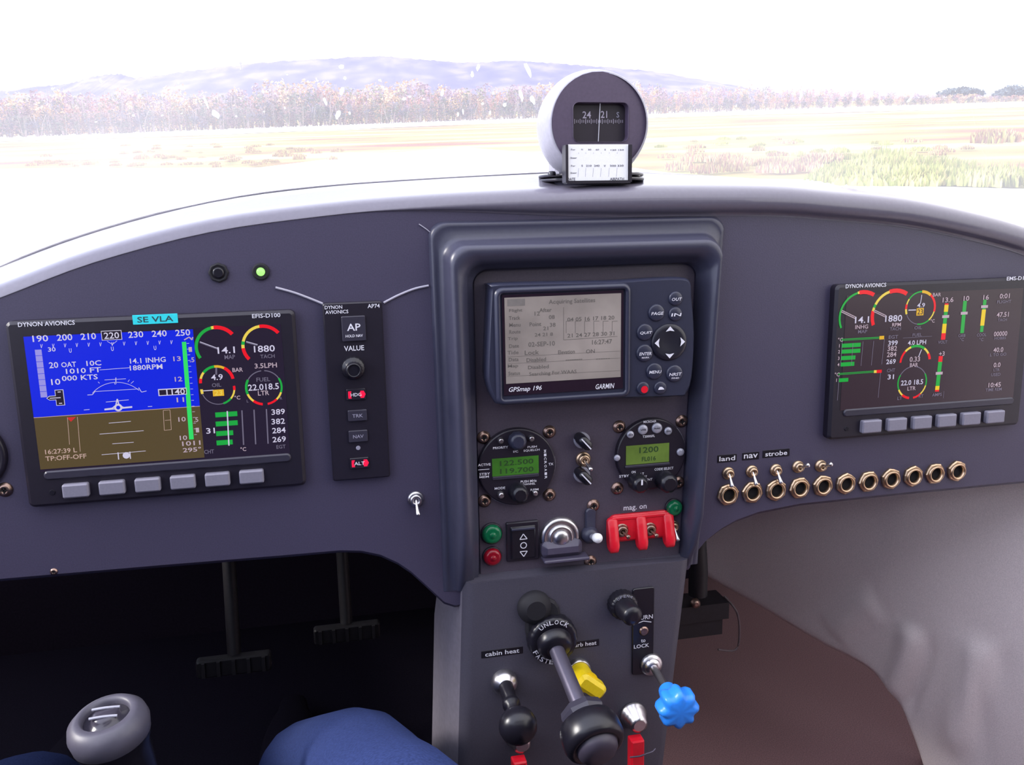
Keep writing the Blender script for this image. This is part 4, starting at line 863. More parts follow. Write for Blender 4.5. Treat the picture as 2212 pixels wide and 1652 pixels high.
# cut-off gauge at far left
x, z = at(-72, 985, 0); u = thing('round_gauge', 'round gauge cut off by the left edge, only its black rim showing', 'gauge', (x, 0, z))
mb = MB(); mb.lathe((0, 0, 0), (0, -1, 0), [(0, .0262), (.003, .0262), (.005, .0245), (.004, .0225)], BEZ, n=48, cap=False); mb.build('gauge_rim', u); mb = MB(); mb.lathe((0, 0, 0), (0, -1, 0), [(.001, .0226), (.0012, .001)], BLK, n=40); mb.build('dial_face', u)

# ------------------------------------------------------------------ cabin shell
PAINT = mat('white_paint', (.80, .80, .82), .35, noise=.02, scale=20)
mb = MB(); base_ = [(x+(x-.42)*.03, seamz(x+(x-.42)*.03)) for x, z in TOPS]; rows = []
for k in range(9):
    t = k/8; rows.append([(x+(x-.42)*.03*t, .107+.72*t, z-.004-.10*t*t-.10*t) for x, z in base_])
rows.append([(p[0], p[1]+.02, -.62) for p in rows[-1]]); COWL = mb.loft(rows, PAINT, closed=False)
cw = mb.build('engine_cowling'); tag(cw, 'white engine cowling just ahead of the dash, blown out by the light', 'cowling')
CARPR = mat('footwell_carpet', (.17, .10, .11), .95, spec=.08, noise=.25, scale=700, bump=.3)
SHADEB = mat('footwell_shade_black', (.010, .008, .016), .9, spec=.08, noise=.25, scale=500, bump=.2)  # left footwell shade put into this near-black, shoes included
WALLM = mat('side_fabric', (.82, .72, .71), .9, spec=.08, noise=.10, scale=900, bump=.35)
TRIMD = mat('shell_dark', (.016, .012, .022), .8, spec=.08, noise=.15, scale=300)
def struct(mb, name, loc=(0, 0, 0)): return tag(mb.build(name, None, loc), None, None, kind='structure')
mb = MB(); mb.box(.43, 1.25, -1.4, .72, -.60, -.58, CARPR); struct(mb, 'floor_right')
mb = MB(); mb.box(-.40, .43, -1.4, .72, -.60, -.58, SHADEB); struct(mb, 'floor_left')
mb = MB(); mb.box(-.42, 1.27, .70, .72, -.60, -.30, TRIMD); struct(mb, 'wall_front')
mb = MB(); mb.box(-.42, -.40, -1.4, .72, -.60, -.10, CARPR); struct(mb, 'wall_left')
mb = MB(); mb.box(-.42, 1.27, -1.42, -1.40, -.60, .40, TRIMD); struct(mb, 'wall_back_blocker')  # unseen rear wall, added to hold back light from behind
mb = MB(); mb.box(1.25, 1.27, -1.4, .72, -.60, -.10, TRIMD); struct(mb, 'wall_right')
mb = MB(); mb.box(-.35, 1.20, -1.40, -.92, .56, .58, mat('roof_blocker', (.30, .29, .28), .9, noise=.1, scale=300)); struct(mb, 'ceiling_blocker')  # unseen roof piece, added and trimmed to limit skylight inside
# curved fabric side panel at right
NP = Vector((.6, .27, 0)).normalized(); P0 = Vector((.70, .50, 0))
def wall_hit(px, py):
    v = WP + RP*(px-W_/2)/F_ + UP*(H_/2-py)/F_; t = NP.dot(P0-CP)/NP.dot(v); return CP+v*t
low = [(1420, 1185), (1530, 1250), (1640, 1312), (1740, 1372), (1785, 1398), (1830, 1420), (1870, 1443), (1900, 1470), (1925, 1500), (1945, 1532), (1965, 1580), (1990, 1652), (2020, 1770)]
B3 = resample([tuple(wall_hit(*p)) for p in low], 4)
Bx = [Vector(p) for p in B3]; last = Bx[-1]
Wd = Vector((.27, -.60, 0)).normalized()   # along the wall towards the viewer
cols = [(b, None) for b in Bx]+[(last+Wd*d+Vector((0, 0, -.02)), None) for d in [.015*k for k in range(1, 26)]+[.5, .7]]
folds = [((2022, 1362), (2000, 1440), (1958, 1535), .020), ((2178, 1392), (2150, 1490), (2095, 1660), .022), ((1905, 1290), (1850, 1330), (1800, 1375), .02)]
FS = []
for a, b, c, r in folds:
    FS.append([wall_hit(*resample([a, b, c], 6)[k]) for k in range(13)])
inn = -NP
rows = []
for b, _ in cols:
    row = []; zt = -.06
    for j in range(61):
        t = j/60; p = Vector((b.x, b.y, b.z+(zt-b.z)*t)); h = 0
        for q, F3 in enumerate(FS):
            dmin = 9; tau = 0; ii = 0
            for ii, (a_, b_) in enumerate(zip(F3, F3[1:])):
                ab = b_-a_; k = max(0, min(1, (p-a_).dot(ab)/ab.length_squared)); w_ = p-(a_+ab*k); dd = w_.length
                if dd < dmin: dmin = dd; side = w_.dot(Wd); tau = (ii+k)/(len(F3)-1)
            fd = min(1, sstep(0, .25, tau)*sstep(0, .2, 1-tau)); sd_ = dmin if side > 0 else -dmin
            if q < 2: h += fd*(.010*math.exp(-((sd_+.022)/.016)**2)-.005*math.exp(-(sd_/.007)**2))
            else: h += fd*.006*math.exp(-(dmin/.02)**2)
        h += .010*math.sin(t*PI)
        if j == 0: h -= .004
        row.append(p+inn*h)
    row = [row[0]-inn*.010]+row
    rows.append(row)
# finer columns
fine = []
for i in range(len(rows)-1):
    k = 1 if i < 16 else 2
    for j in range(k): fine.append([a_.lerp(b_, j/k) for a_, b_ in zip(rows[i], rows[i+1])])
fine.append(rows[-1])
mb = MB(); mb.loft(fine, WALLM, closed=False); struct(mb, 'wall_side_lining')
# bracket beside the pedestal
x, z = at(1508, 1255, .14); u = thing('floor_bracket', 'dark metal bracket and pipe in the footwell just right of the pedestal', 'bracket', (x, .14, z))
DKM = mat('dark_metal', (.010, .009, .013), .5, .0, noise=.2)
mb = MB(); mb.tube([(-.003, 0, .05), (.0, 0, .01), (.0, 0, -.015)], .010, DKM, n=14); mb.build('pipe', u)
mb = MB(); mb.box(-.045, .030, -.012, .02, -.040, -.022, DKM); mb.box(-.045, .026, -.006, .02, -.060, -.042, DKM); mb.build('plate', u)
mb = MB(); mb.lathe((-.008, -.011, -.018), (0, -1, 0), [(0, .005), (.004, .0045), (.005, .002)], SCRW, n=14); mb.build('bolt', u)
mb = MB(); mb.tube(resample([(.030, 0, -.02), (.040, -.01, -.035), (.044, -.01, -.06), (.040, -.01, -.078), (.02, -.01, -.075)], 5), .0012, mat('dull_wire', (.10, .07, .08), .5, noise=.1), n=8); mb.build('wire_loop', u)
# rudder pedals in the dark footwell
def pedal(px, lab, y=.34):
    x, z = at(*px, y); u = thing('rudder_pedal', lab, 'pedal', (x, y, z)); mb = MB()
    mb.slab(0, 0, .085, .022, .012, 0, DKM, r=.004, ch=.002)
    for k in range(5): mb.box(-.034+.017*k-.002, -.034+.017*k+.002, -.003, .001, -.009, .009, BLKM)
    mb.build('tread', u); mb = MB(); mb.tube([(.0, .012, 0), (.0, .03, .08), (.0, .05, .17)], .008, DKM, n=12); mb.build('arm', u); return u
pedal((505, 1440), 'dark rudder pedal hanging in the left footwell, straight below the left display'); pedal((750, 1370), 'dim rudder pedal deep in the left footwell next to the pedestal', .42)

# control stick
x, z = at(222, 1528, -.06); u = thing('control_stick', 'grey round-topped control stick in the lower left corner', 'control stick', (x, -.06, -.57))
STK = mat('stick_grey', (.085, .08, .11), .45, noise=.06); tz = z+.57
sa = Vector((-.22, .10, 1)).normalized(); tp = Vector((0, 0, tz))-sa*.004; ta = Vector((-.10, -.16, 1)).normalized()
mb = MB(); mb.lathe(tp-ta*.060, ta, [(0, .022), (.030, .023), (.040, .026)], BLK, n=32); mb.tube([(0, 0, 0), (0, .0, .10), tuple(tp-ta*.058)], .013, BLK, n=16); mb.build('shaft', u)
mb = MB(); mb.lathe(tp-ta*.024, ta, [(0, .022), (.004, .0258), (.012, .0270), (.018, .0256), (.022, .0215), (.0235, .0170), (.0205, .0155), (.018, .0150)], STK, n=40); mb.build('grip_top', u)
mb = MB(); mb.lathe(tp-ta*.024, ta, [(.014, .0165), (.0185, .0155), (.0185, .0100), (.0225, .0090), (.0240, .0070), (.0240, .001)], mat('trim_hat_dark', (.05, .045, .065), .2, noise=.05), n=32)
mb.build('trim_switch', u)
mb = MB(); e1 = Vector((1, 0, 0)); e2 = ta.cross(e1).normalized()
for off in (-.0045, .0045): mb.tube([tp-ta*.0 + e1*(-.009+.018*k/4) + e2*off + ta*.0005*math.sin(PI*k/4) for k in range(5)], .0011, SILV, n=8)
mb.build('hat_bars', u, label='two bright bars on the stick top')

# ------------------------------------------------------------------ pilot legs
JEAN = mat('jeans_denim', (.026, .040, .125), .85, spec=.08, noise=.25, scale=600, bump=.3)
def skin(name, verts, edges, radii, mt, label, cat):
    me = bpy.data.meshes.new(name); me.from_pydata(verts, edges, []); o = bpy.data.objects.new(name, me); COL.objects.link(o)
    md = o.modifiers.new('s', 'SKIN'); sv = me.skin_vertices[0].data
    for i, r in enumerate(radii): sv[i].radius = (r, r)
    sv[0].use_root = True; md.use_smooth_shade = True
    sb_ = o.modifiers.new('u', 'SUBSURF'); sb_.levels = 2; sb_.render_levels = 2
    dg = bpy.context.evaluated_depsgraph_get(); m2 = bpy.data.meshes.new_from_object(o.evaluated_get(dg)); o.modifiers.clear(); o.data = m2; bpy.data.meshes.remove(me)
    m2.materials.clear(); m2.materials.append(mt)
    for p in m2.polygons: p.use_smooth = True; p.material_index = 0
    COCKPIT.append(o); return tag(o, label, cat)
kx, kz = at(885, 1745, -.22); ax_, az_ = at(690, 1640, .12)
PDZ = .0
V = [(.09, -.98, -.44), (.17, -.97, -.44), (.21, -.75, -.38), (kx-.015, -.40, kz-.035), (kx, -.235, kz-.01), (kx-.012, -.18, kz-.035), ((kx+ax_)/2+.005, -.02, (kz+az_)/2-.01), (ax_-.02, .17, az_-.03), (ax_-.04, .22, -.54), (ax_-.04, .23, -.56),
     (.01, -.97, -.44), (-.05, -.75, -.40), (-.16, -.42, -.36), (-.18, -.22, -.34), (-.19, -.17, -.36), (-.15, .0, -.43), (-.10, .22, -.50), (-.10, .26, -.55), (-.10, .27, -.56), (.09, -1.05, -.28), (.09, -1.12, -.10)]
Ed = [(0, 1), (1, 2), (2, 3), (3, 4), (4, 5), (5, 6), (6, 7), (7, 8), (8, 9), (0, 10), (10, 11), (11, 12), (12, 13), (13, 14), (14, 15), (15, 16), (16, 17), (17, 18), (0, 19), (19, 20)]
Rr = [.13, .10, .095, .070, .056, .050, .048, .040, .040, .035, .10, .095, .075, .064, .060, .060, .048, .045, .035, .14, .14]
skin('person', V, Ed, Rr, JEAN, 'person in blue jeans, only a knee and shin showing left of the pedestal', 'person')
pers = bpy.data.objects['person']
for fx_, fy_ in ((ax_-.04, .22), (-.10, .26)):
    mb = MB(); L = []
    for k in range(11):
        t = k/10; w_ = .034*math.sin(PI*min(.93, max(.10, t)))**.45; hh = .075*(1-t)**1.2+.028; 
        L.append([(fx_+w_*math.cos(a*PI/8), fy_-.06+.27*t, -.578+hh*.5+hh*.5*math.sin(a*PI/8)) for a in range(16)])
    mb.loft(L, SHADEB, cap0=True, cap1=True); mb.build('shoe', pers)

# ------------------------------------------------------------------ windshield
m = bpy.data.materials.new('dirty_windshield'); m.use_nodes = True; n = m.node_tree; n.nodes.clear()
out = n.nodes.new('ShaderNodeOutputMaterial'); tr = n.nodes.new('ShaderNodeBsdfTransparent'); tl_ = n.nodes.new('ShaderNodeBsdfTranslucent'); mx = n.nodes.new('ShaderNodeMixShader')
tl_.inputs[0].default_value = (.93, .90, .97, 1); tr.inputs[0].default_value = (.97, .97, .99, 1)
tx = n.nodes.new('ShaderNodeTexCoord'); nz = n.nodes.new('ShaderNodeTexNoise'); nz.inputs['Scale'].default_value = 7; nz.inputs['Detail'].default_value = 5
mp = n.nodes.new('ShaderNodeMapRange'); mp.inputs['From Min'].default_value = .35; mp.inputs['From Max'].default_value = .7; mp.inputs['To Min'].default_value = .17; mp.inputs['To Max'].default_value = .25
n.links.new(tx.outputs['Object'], nz.inputs['Vector']); n.links.new(nz.outputs['Fac'], mp.inputs['Value']); n.links.new(mp.outputs[0], mx.inputs[0])
n.links.new(tr.outputs[0], mx.inputs[1]); n.links.new(tl_.outputs[0], mx.inputs[2]); n.links.new(mx.outputs[0], out.inputs[0])
GLASS = m
SB = [(x+(x-.42)*.03, seamz(x+(x-.42)*.03)) for x in [-.19+.0305*i for i in range(40)]]
rows = []
for j in range(15):
    a = j/14; row = []
    for i, (x, z) in enumerate(SB):
        u_ = i/39; A = (.41-.80*math.cos(PI*u_), -.62, -.10+.66*math.sin(PI*u_)**.8)
        S_ = (x, .106, z); bl = math.sin(PI*a)*.5
        nrm = math.sin(PI*u_)
        row.append((S_[0]+(A[0]-S_[0])*a, S_[1]+(A[1]-S_[1])*a+bl*.10*nrm, S_[2]+(A[2]-S_[2])*a+bl*.16*nrm))
    rows.append(row)
WR = rows
mb = MB(); mb.loft(rows, GLASS, closed=False); ws = thing('windshield', 'clear but hazy curved windshield above the panel, speckled with insect marks', 'windshield', (.41, .106, .08))
mb.M = None; mb.v = [(x-.41, y-.106, z-.08) for x, y, z in mb.v]; mb.build('glazing', ws)
from mathutils.bvhtree import BVHTree
vv = [Vector(p) for r in rows for p in r]; ff = [(j*40+i, j*40+i+1, (j+1)*40+i+1, (j+1)*40+i) for j in range(14) for i in range(39)]
bvh = BVHTree.FromPolygons([tuple(v) for v in vv], ff)
s = MB(); m = bpy.data.materials.new('smear'); m.use_nodes = True; nn_ = m.node_tree; nn_.nodes.clear(); o1 = nn_.nodes.new('ShaderNodeOutputMaterial'); o2 = nn_.nodes.new('ShaderNodeBsdfTransparent'); o3 = nn_.nodes.new('ShaderNodeBsdfTranslucent'); o4 = nn_.nodes.new('ShaderNodeMixShader'); o4.inputs[0].default_value = .9
nn_.links.new(o2.outputs[0], o4.inputs[1]); nn_.links.new(o3.outputs[0], o4.inputs[2]); nn_.links.new(o4.outputs[0], o1.inputs[0]); SMEAR = m
spl = [(465, 245, 8, 14), (445, 220, 3, 20), (730, 247, 7, 12), (737, 143, 7, 6), (738, 196, 5, 12), (702, 218, 4, 12), (745, 168, 4, 5), (873, 212, 5, 5), (885, 208, 4, 3), (755, 243, 3, 5), (955, 200, 5, 10), (989, 246, 3, 7), (1000, 240, 2, 9), (820, 172, 4, 3), (217, 173, 3, 6), (385, 178, 2, 3), (113, 190, 3, 3), (207, 262, 3, 2), (288, 248, 3, 3), (350, 248, 3, 3), (510, 250, 3, 3), (568, 197, 3, 5), (615, 232, 2, 4), (1020, 160, 4, 9), (1032, 145, 5, 10), (1090, 225, 5, 6), (1140, 150, 6, 22), (1125, 205, 5, 18), (1150, 215, 6, 14), (1730, 205, 3, 16), (1748, 195, 2, 8), (1965, 213, 3, 10), (1590, 228, 2, 4), (915, 213, 3, 3), (1065, 200, 3, 5), (520, 212, 2, 3), (570, 240, 2, 2), (1042, 223, 4, 4), (1058, 242, 3, 6), (620, 160, 2, 2), (392, 244, 2, 2), (423, 215, 2, 2)]
rnd = random.Random(3)
for px, py, a_, b_ in spl:
    v = (WP + RP*(px-W_/2)/F_ + UP*(H_/2-py)/F_).normalized(); hit = bvh.ray_cast(CP, v)
    if hit[0] is None: continue
    nrm = hit[1]; nrm = nrm if nrm.dot(v) < 0 else -nrm; d_ = hit[3]; e1 = RP-nrm*RP.dot(nrm); e1.normalize(); e2 = nrm.cross(e1)
    c0 = hit[0]+nrm*.0006; k = d_/F_; sk = rnd.uniform(-.4, .4) if b_ > 9 else 0
    P = []
    for i in range(12):
        t = 2*PI*i/12; rr = rnd.uniform(.75, 1.15); P.append(c0-Vector((.41, .106, .08))+e1*(a_*math.cos(t)*rr+sk*b_*math.sin(t))*k*.8+e2*b_*math.sin(t)*rr*k*.8)
    s.add(P, [tuple(range(12))], SMEAR)
s.build('insect_marks', ws)['kind'] = 'stuff'

# ------------------------------------------------------------------ set the cockpit into the world
bpy.context.view_layer.update()
for o in COCKPIT:
    o.matrix_world = T @ o.matrix_basis
bpy.context.view_layer.update()

# ------------------------------------------------------------------ airfield outside
OUT = []
def ground_at(px, py):
    v = WW + RW*(px-W_/2)/F_ + UW*(H_/2-py)/F_; t = -CW.z/v.z; return CW+v*t
def far_at(px, py, Y):
    v = WW + RW*(px-W_/2)/F_ + UW*(H_/2-py)/F_; t = (Y-CW.y)/v.y; return CW+v*t
def wobj(mb, name, label, cat, group=None, kind=None, parent=None, loc=(0, 0, 0)):
    o = bpy.data.objects.new(name, mb.mesh(name)); COL.objects.link(o); o.location = loc
    if parent: o.parent = parent
    return tag(o, label, cat, group, kind)
def noise_mat(name, stops, scale, rough=.95, stretch=(1, 1, 1), detail=6):
    m = bpy.data.materials.new(name); m.use_nodes = True; n = m.node_tree; b = n.nodes['Principled BSDF']; b.inputs['Roughness'].default_value = rough; b.inputs['Specular IOR Level'].default_value = .1
    tx = n.nodes.new('ShaderNodeTexCoord'); mp = n.nodes.new('ShaderNodeMapping'); mp.inputs['Scale'].default_value = stretch; nz = n.nodes.new('ShaderNodeTexNoise'); nz.inputs['Scale'].default_value = scale; nz.inputs['Detail'].default_value = detail
    r = n.nodes.new('ShaderNodeValToRGB'); cr = r.color_ramp
    while len(cr.elements) < len(stops): cr.elements.new(.5)
    for e, (p, c) in zip(cr.elements, stops): e.position = p; e.color = (*c, 1)
    n.links.new(tx.outputs['Object'], mp.inputs[0]); n.links.new(mp.outputs[0], nz.inputs['Vector']); n.links.new(nz.outputs['Fac'], r.inputs[0]); n.links.new(r.outputs[0], b.inputs['Base Color']); return m
GRASS = noise_mat('meadow_grass', [(.34, (.20, .085, .06)), (.43, (.24, .18, .06)), (.52, (.26, .26, .09)), (.64, (.38, .37, .22))], .16, stretch=(.35, 1, 1))
CONC = noise_mat('apron_concrete', [(.3, (.56, .56, .57)), (.7, (.66, .66, .67))], .3)
mb = MB(); NS = 60
mb.add([(-3500, -300, -.05), (3500, -300, -.05), (3500, 5000, -.05), (-3500, 5000, -.05)], [(0, 1, 2, 3)], GRASS); g = wobj(mb, 'ground', None, None, kind='structure')
# concrete apron in front of the aircraft; edge follows the grass line of the photo
edge_px = [(-900, 395), (-300, 375), (40, 364), (560, 362), (700, 345), (800, 333), (1000, 318), (1150, 330), (1420, 370), (1560, 385), (1760, 388), (2000, 402), (2212, 408), (2800, 430), (3600, 470)]
E2 = [ground_at(*p) for p in edge_px]
P = [(p.x, p.y, 0) for p in E2]
mb = MB(); mb.add(P+[(P[-1][0]+20, -60, 0), (P[0][0]-20, -60, 0)], [tuple(range(len(P)+2))[::-1]], CONC); wobj(mb, 'apron', None, None, kind='structure')
# pale gravel strip on the far side of the meadow
mb = MB(); far_px = [(-200, 312), (0, 300), (400, 288), (800, 272), (1200, 256), (1500, 246), (1800, 238), (2212, 226), (2500, 220)]
A = [ground_at(x, y-7) for x, y in far_px]; B = [ground_at(x, y+5) for x, y in far_px]
mb.loft([[(p.x, p.y, -.01) for p in A], [(p.x, p.y, -.01) for p in B]], noise_mat('pale_gravel', [(.3, (.62, .60, .60)), (.7, (.75, .73, .72))], .5), closed=False, smooth=False); wobj(mb, 'gravel_strip', None, None, kind='structure')
# grass tufts / shrubs
def blades(n, w, h, rng, mats, spread=.25):
    mb = MB()
    for i in range(n):
        a = rng.uniform(0, 2*PI); r = w*math.sqrt(rng.random()); x, y = r*math.cos(a), r*math.sin(a)*.8; hh = h*rng.uniform(.5, 1)*(1-.5*(r/w)**2); dx, dy = rng.uniform(-spread, spread)*hh, rng.uniform(-spread, spread)*hh; t = w*.03+.01
        mb.add([(x-t, y, 0), (x+t, y, 0), (x+dx*.5+t*.8, y+dy*.5, hh*.6), (x+dx, y+dy, hh), (x+dx*.5-t*.8, y+dy*.5, hh*.6)], [(0, 1, 2, 3, 4)], rng.choice(mats))
    return mb
YG = [mat('blade_a', (.40, .42, .10), .9, noise=.2, scale=5), mat('blade_b', (.26, .29, .07), .9, noise=.2, scale=5), mat('blade_c', (.48, .42, .16), .9, noise=.2, scale=5)]
RB = [mat('blade_d', (.38, .20, .12), .9, noise=.2, scale=5), mat('blade_e', (.42, .34, .18), .9, noise=.2, scale=5), mat('blade_f', (.30, .18, .12), .9, noise=.2, scale=5)]
rng = random.Random(11)
tv = [blades(160, .55, .42, rng, YG).mesh('grass_tuft') for _ in range(3)]; tr_ = [blades(140, .55, .40, rng, RB+YG[2:]).mesh('grass_tuft') for _ in range(3)]
def tufts(spots, variants, name, cat, group, lab):
    for i, (px, py, sc_) in enumerate(spots):
        o = bpy.data.objects.new(name, variants[i % len(variants)]); COL.objects.link(o); p = ground_at(px, py); o.location = (p.x, p.y, 0); o.scale = (sc_*rng.uniform(.8, 1.3), sc_, sc_*rng.uniform(.7, 1.1)); o.rotation_euler = (0, 0, rng.uniform(0, 6)); tag(o, lab, cat, group)
sp1 = [(rng.uniform(1790, 2212), rng.uniform(378, 402), 1.1) for _ in range(34)]+[(rng.uniform(1880, 2020), rng.uniform(362, 385), 1.5) for _ in range(12)]
tufts(sp1, tv, 'grass_tuft', 'grass', 'yellow-green grass tufts at the near edge of the meadow, right', 'yellow-green grass tuft at the near meadow edge on the right')
sp2 = [(rng.uniform(1460, 1790), rng.uniform(345, 374), .9) for _ in range(26)]
tufts(sp2, tr_, 'grass_tuft', 'grass', 'brownish grass tufts in the meadow right of the compass', 'brownish grass tuft in the meadow right of the compass')
sp3 = [(rng.uniform(60, 620), rng.uniform(338, 361), .5) for _ in range(44)]+[(rng.uniform(240, 740), rng.uniform(312, 345), .6) for _ in range(36)]+[(rng.uniform(1420, 2100), rng.uniform(300, 345), .6) for _ in range(40)]
tufts(sp3[:80], tr_, 'grass_tuft', 'grass', 'low reddish grass tufts in the meadow at left', 'low reddish grass tuft in the left part of the meadow')
tufts(sp3[80:], tv+tr_, 'grass_tuft', 'grass', 'low grass tufts further back in the meadow right of the compass', 'low grass tuft further back in the meadow right of the compass')
sp4 = [(2150, 308, 1.6), (2130, 300, 1.4), (2165, 300, 1.3), (2143, 294, 1.2)]
tufts(sp4, tr_, 'reed_clump', 'grass', 'brown reed clump at the right end of the meadow', 'brown reed clump standing at the right end of the meadow')

# trees
def tree_mesh(rng, cols, h=1.0):
    mb = MB(); tm = mat('bark_pale', (.30, .24, .22), .9, noise=.2, scale=4)
    for k in range(4):
        x, y = rng.uniform(-.08, .08), rng.uniform(-.06, .06); mb.tube([(x, y, 0), (x*2, y*2, .45), (x*3+rng.uniform(-.05, .05), y*2, .85)], [.018, .012, .005], tm, n=5)
    for k in range(11):
        cx, cy, cz = rng.uniform(-.26, .26), rng.uniform(-.2, .2), rng.uniform(.18, .8); s_ = rng.uniform(.10, .17)*(1.1-.4*cz); m_ = rng.choice(cols)
        for q in range(34):
            d = Vector((rng.gauss(0, 1), rng.gauss(0, 1), rng.gauss(0, 1))).normalized()*rng.uniform(.5, 1); p = Vector((cx, cy, cz))+Vector((d.x*s_, d.y*s_, d.z*s_*1.7))
            e = Vector((rng.uniform(-1, 1), rng.uniform(-1, 1), rng.uniform(-.4, 1))).normalized()*.035; f_ = Vector((rng.uniform(-1, 1), rng.uniform(-1, 1), rng.uniform(-1, 1))).normalized()*.028
            mb.add([p-e, p-f_, p+e, p+f_], [(0, 1, 2, 3)], m_)
    return mb.mesh('tree')
TA = [mat('leaf_tan', (.55, .36, .20), .9, noise=.2, scale=3), mat('leaf_rust', (.46, .22, .17), .9, noise=.2, scale=3), mat('leaf_olive', (.20, .20, .12), .9, noise=.2, scale=3), mat('leaf_mauve', (.32, .20, .25), .9, noise=.2, scale=3)]
TB = [mat('leaf_dusk', (.14, .13, .16), .9, noise=.2, scale=3), mat('leaf_dark_olive', (.13, .14, .10), .9, noise=.2, scale=3), mat('leaf_brown', (.20, .13, .13), .9, noise=.2, scale=3)]
TM = [tree_mesh(rng, TA) for _ in range(5)]; TM2 = [tree_mesh(rng, TB) for _ in range(4)]
def tline(px):   # base and top rows of the tree line in the photo
    K_ = [(-400, 316, 190), (0, 292, 200), (100, 287, 186), (350, 275, 182), (600, 267, 172), (900, 258, 172), (1150, 250, 176), (1450, 240, 178), (1700, 231, 186), (1900, 224, 196), (2100, 218, 204), (2300, 213, 204), (2700, 205, 196)]
    for a, b in zip(K_, K_[1:]):
        if a[0] <= px <= b[0]:
            t = (px-a[0])/(b[0]-a[0]); return a[1]+(b[1]-a[1])*t, a[2]+(b[2]-a[2])*t
    return K_[-1][1:]
def hor(px): return H_/2-F_*(-(WW.z+(px-W_/2)/F_*RW.z)/UW.z)
GA = 'autumn trees in the belt across the field'; LA = 'autumn tree in the long hazy tree belt across the field'
cnt = 0
for row in range(3):
    px = -260+row*9
    while px < 2420:
        b, t = tline(px); D = 140+.045*max(px, 0)+row*9
        p = far_at(px, b, D); top = far_at(px, t, D)
        hh = (top.z+.3)*rng.uniform(.78, 1.05)*(1.0 if row else .8)
        o = bpy.data.objects.new('autumn_tree', rng.choice(TM if row else TM+TM2)); COL.objects.link(o); o.location = (p.x, D, -.05)
        w_ = max(hh, 4.0)*rng.uniform(.9, 1.3); o.scale = (w_, w_, hh); o.rotation_euler = (0, 0, rng.uniform(0, 6)); tag(o, LA, 'tree', GA); cnt += 1
        px += rng.uniform(24, 36)
# undergrowth: low dark shrubs in front of the belt
px = -240
while px < 2420:
    b, t = tline(px); D = 136+.045*max(px, 0); p = far_at(px, b, D); top = far_at(px, b+(t-b)*.45, D)
    o = bpy.data.objects.new('shrub', rng.choice(TM2)); COL.objects.link(o); o.location = (p.x, D, -.1); hh = top.z+.4; o.scale = (max(hh, 2.5)*1.6, 3, hh); o.rotation_euler = (0, 0, rng.uniform(0, 6)); tag(o, 'low dark shrub at the foot of the tree belt', 'shrub', 'low shrubs at the foot of the tree belt'); px += rng.uniform(24, 34)
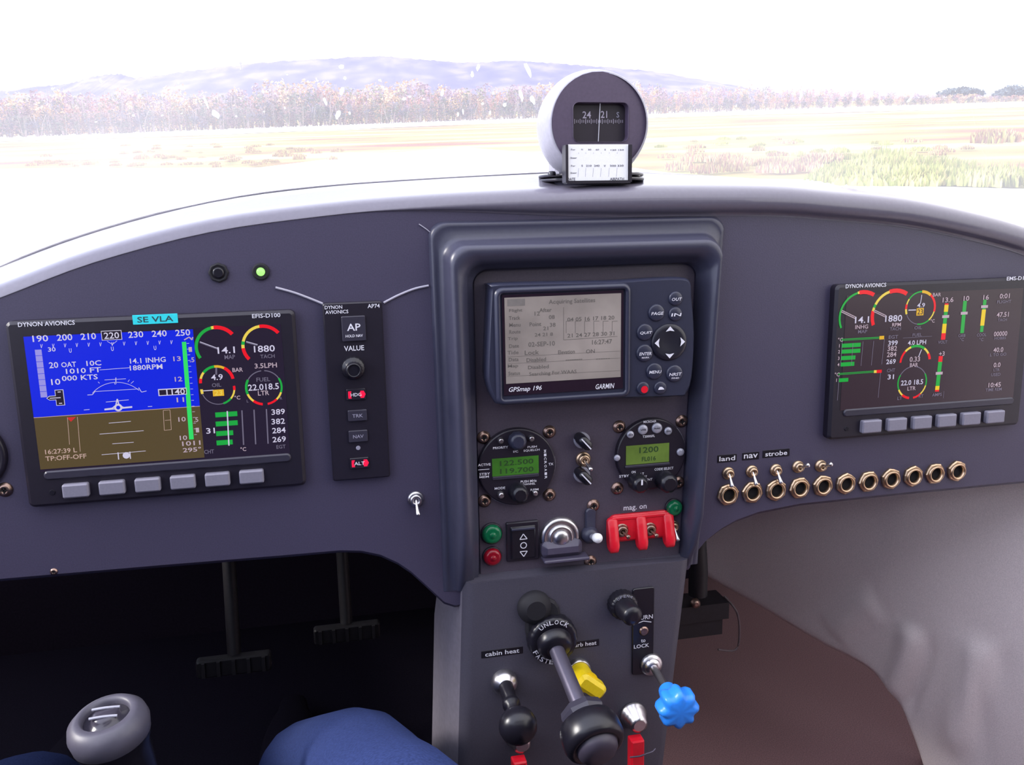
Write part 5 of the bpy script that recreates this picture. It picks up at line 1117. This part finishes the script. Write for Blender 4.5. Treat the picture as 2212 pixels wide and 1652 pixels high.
# dark evergreen clumps far right
for px0, w_, b, t, lab in ((2075, 42, 206, 190, 'small dark evergreen grove on the horizon at right'), (2185, 40, 216, 185, 'larger dark evergreen grove at the right edge of the horizon')):
    mb = MB(); r2 = random.Random(int(px0)); DG = mat('evergreen_leaf', (.06, .09, .11), .9, noise=.2, scale=1)
    p = far_at(px0, b, 420); top = far_at(px0, t, 420); ww_ = 420*w_/F_/1.0; hh = top.z-p.z
    for q in range(900):
        a = r2.uniform(-1, 1); pz = r2.uniform(0, 1)*(1-a*a*.7)*hh+r2.uniform(-.3, .6); c = Vector((a*ww_, r2.uniform(-4, 4), pz)); e = Vector((r2.uniform(-1, 1), r2.uniform(-1, 1), r2.uniform(-1, 1))).normalized()*.8; f_ = Vector((r2.uniform(-1, 1), r2.uniform(-1, 1), r2.uniform(-1, 1))).normalized()*.8
        mb.add([c-e, c-f_, c+e, c+f_], [(0, 1, 2, 3)], DG)
    mb.box(-ww_*.6, ww_*.6, -1, 1, -4, hh*.3, DG)
    wobj(mb, 'evergreen_grove', lab, 'trees', loc=(p.x, 420, p.z))
# hills, with distance haze put into their bluish colours
def hill(name, Y, prof, base, m, lab, seed, rough_):
    r2 = random.Random(seed); P = resample(prof, 14); front = []; mid_ = []; ridge = []; back = []
    for i, (px, py) in enumerate(P):
        n_ = r2.uniform(-1, 1)*rough_; p = far_at(px, py+n_, Y); bz_ = far_at(px, base, Y)
        ridge.append((p.x, Y, p.z)); mid_.append((p.x, Y-Y*.08, p.z*.55)); front.append((p.x, Y-Y*.2, -2)); back.append((p.x*1.1, Y+Y*.3, -2))
    mb = MB(); mb.loft([front, mid_, ridge, back], m, closed=False); return tag(wobj(mb, name, None, None), lab, 'hill')
HB = noise_mat('hill_forest_haze', [(.35, (.085, .085, .17)), (.5, (.12, .115, .21)), (.65, (.20, .18, .28))], .02, stretch=(1, 1, 2))
HB2 = noise_mat('hill_haze_pale', [(.35, (.20, .19, .28)), (.65, (.30, .26, .34))], .02, stretch=(1, 1, 2))
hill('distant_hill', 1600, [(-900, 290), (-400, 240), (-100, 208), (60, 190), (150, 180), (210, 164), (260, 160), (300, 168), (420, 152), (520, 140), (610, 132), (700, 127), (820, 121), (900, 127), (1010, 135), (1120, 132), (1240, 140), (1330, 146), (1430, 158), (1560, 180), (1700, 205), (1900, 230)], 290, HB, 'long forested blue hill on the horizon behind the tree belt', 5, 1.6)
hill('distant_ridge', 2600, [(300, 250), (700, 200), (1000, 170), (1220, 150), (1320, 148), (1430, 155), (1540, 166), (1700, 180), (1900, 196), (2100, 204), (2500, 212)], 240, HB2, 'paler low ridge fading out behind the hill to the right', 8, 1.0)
p = far_at(520, 141, 1500); mb = MB(); mb.tube([(0, 0, -4), (0, 0, 4.5), (0, 0, 12)], [1.8, 1.2, .5], mat('mast_grey', (.3, .29, .33), .7, noise=.1), n=8); mb.box(-2.2, 2.2, -1, 1, 5, 7, MATS['mast_grey']); wobj(mb, 'radio_mast', 'tiny grey mast on the crest of the blue hill', 'mast', loc=(p.x, 1500, p.z-3))
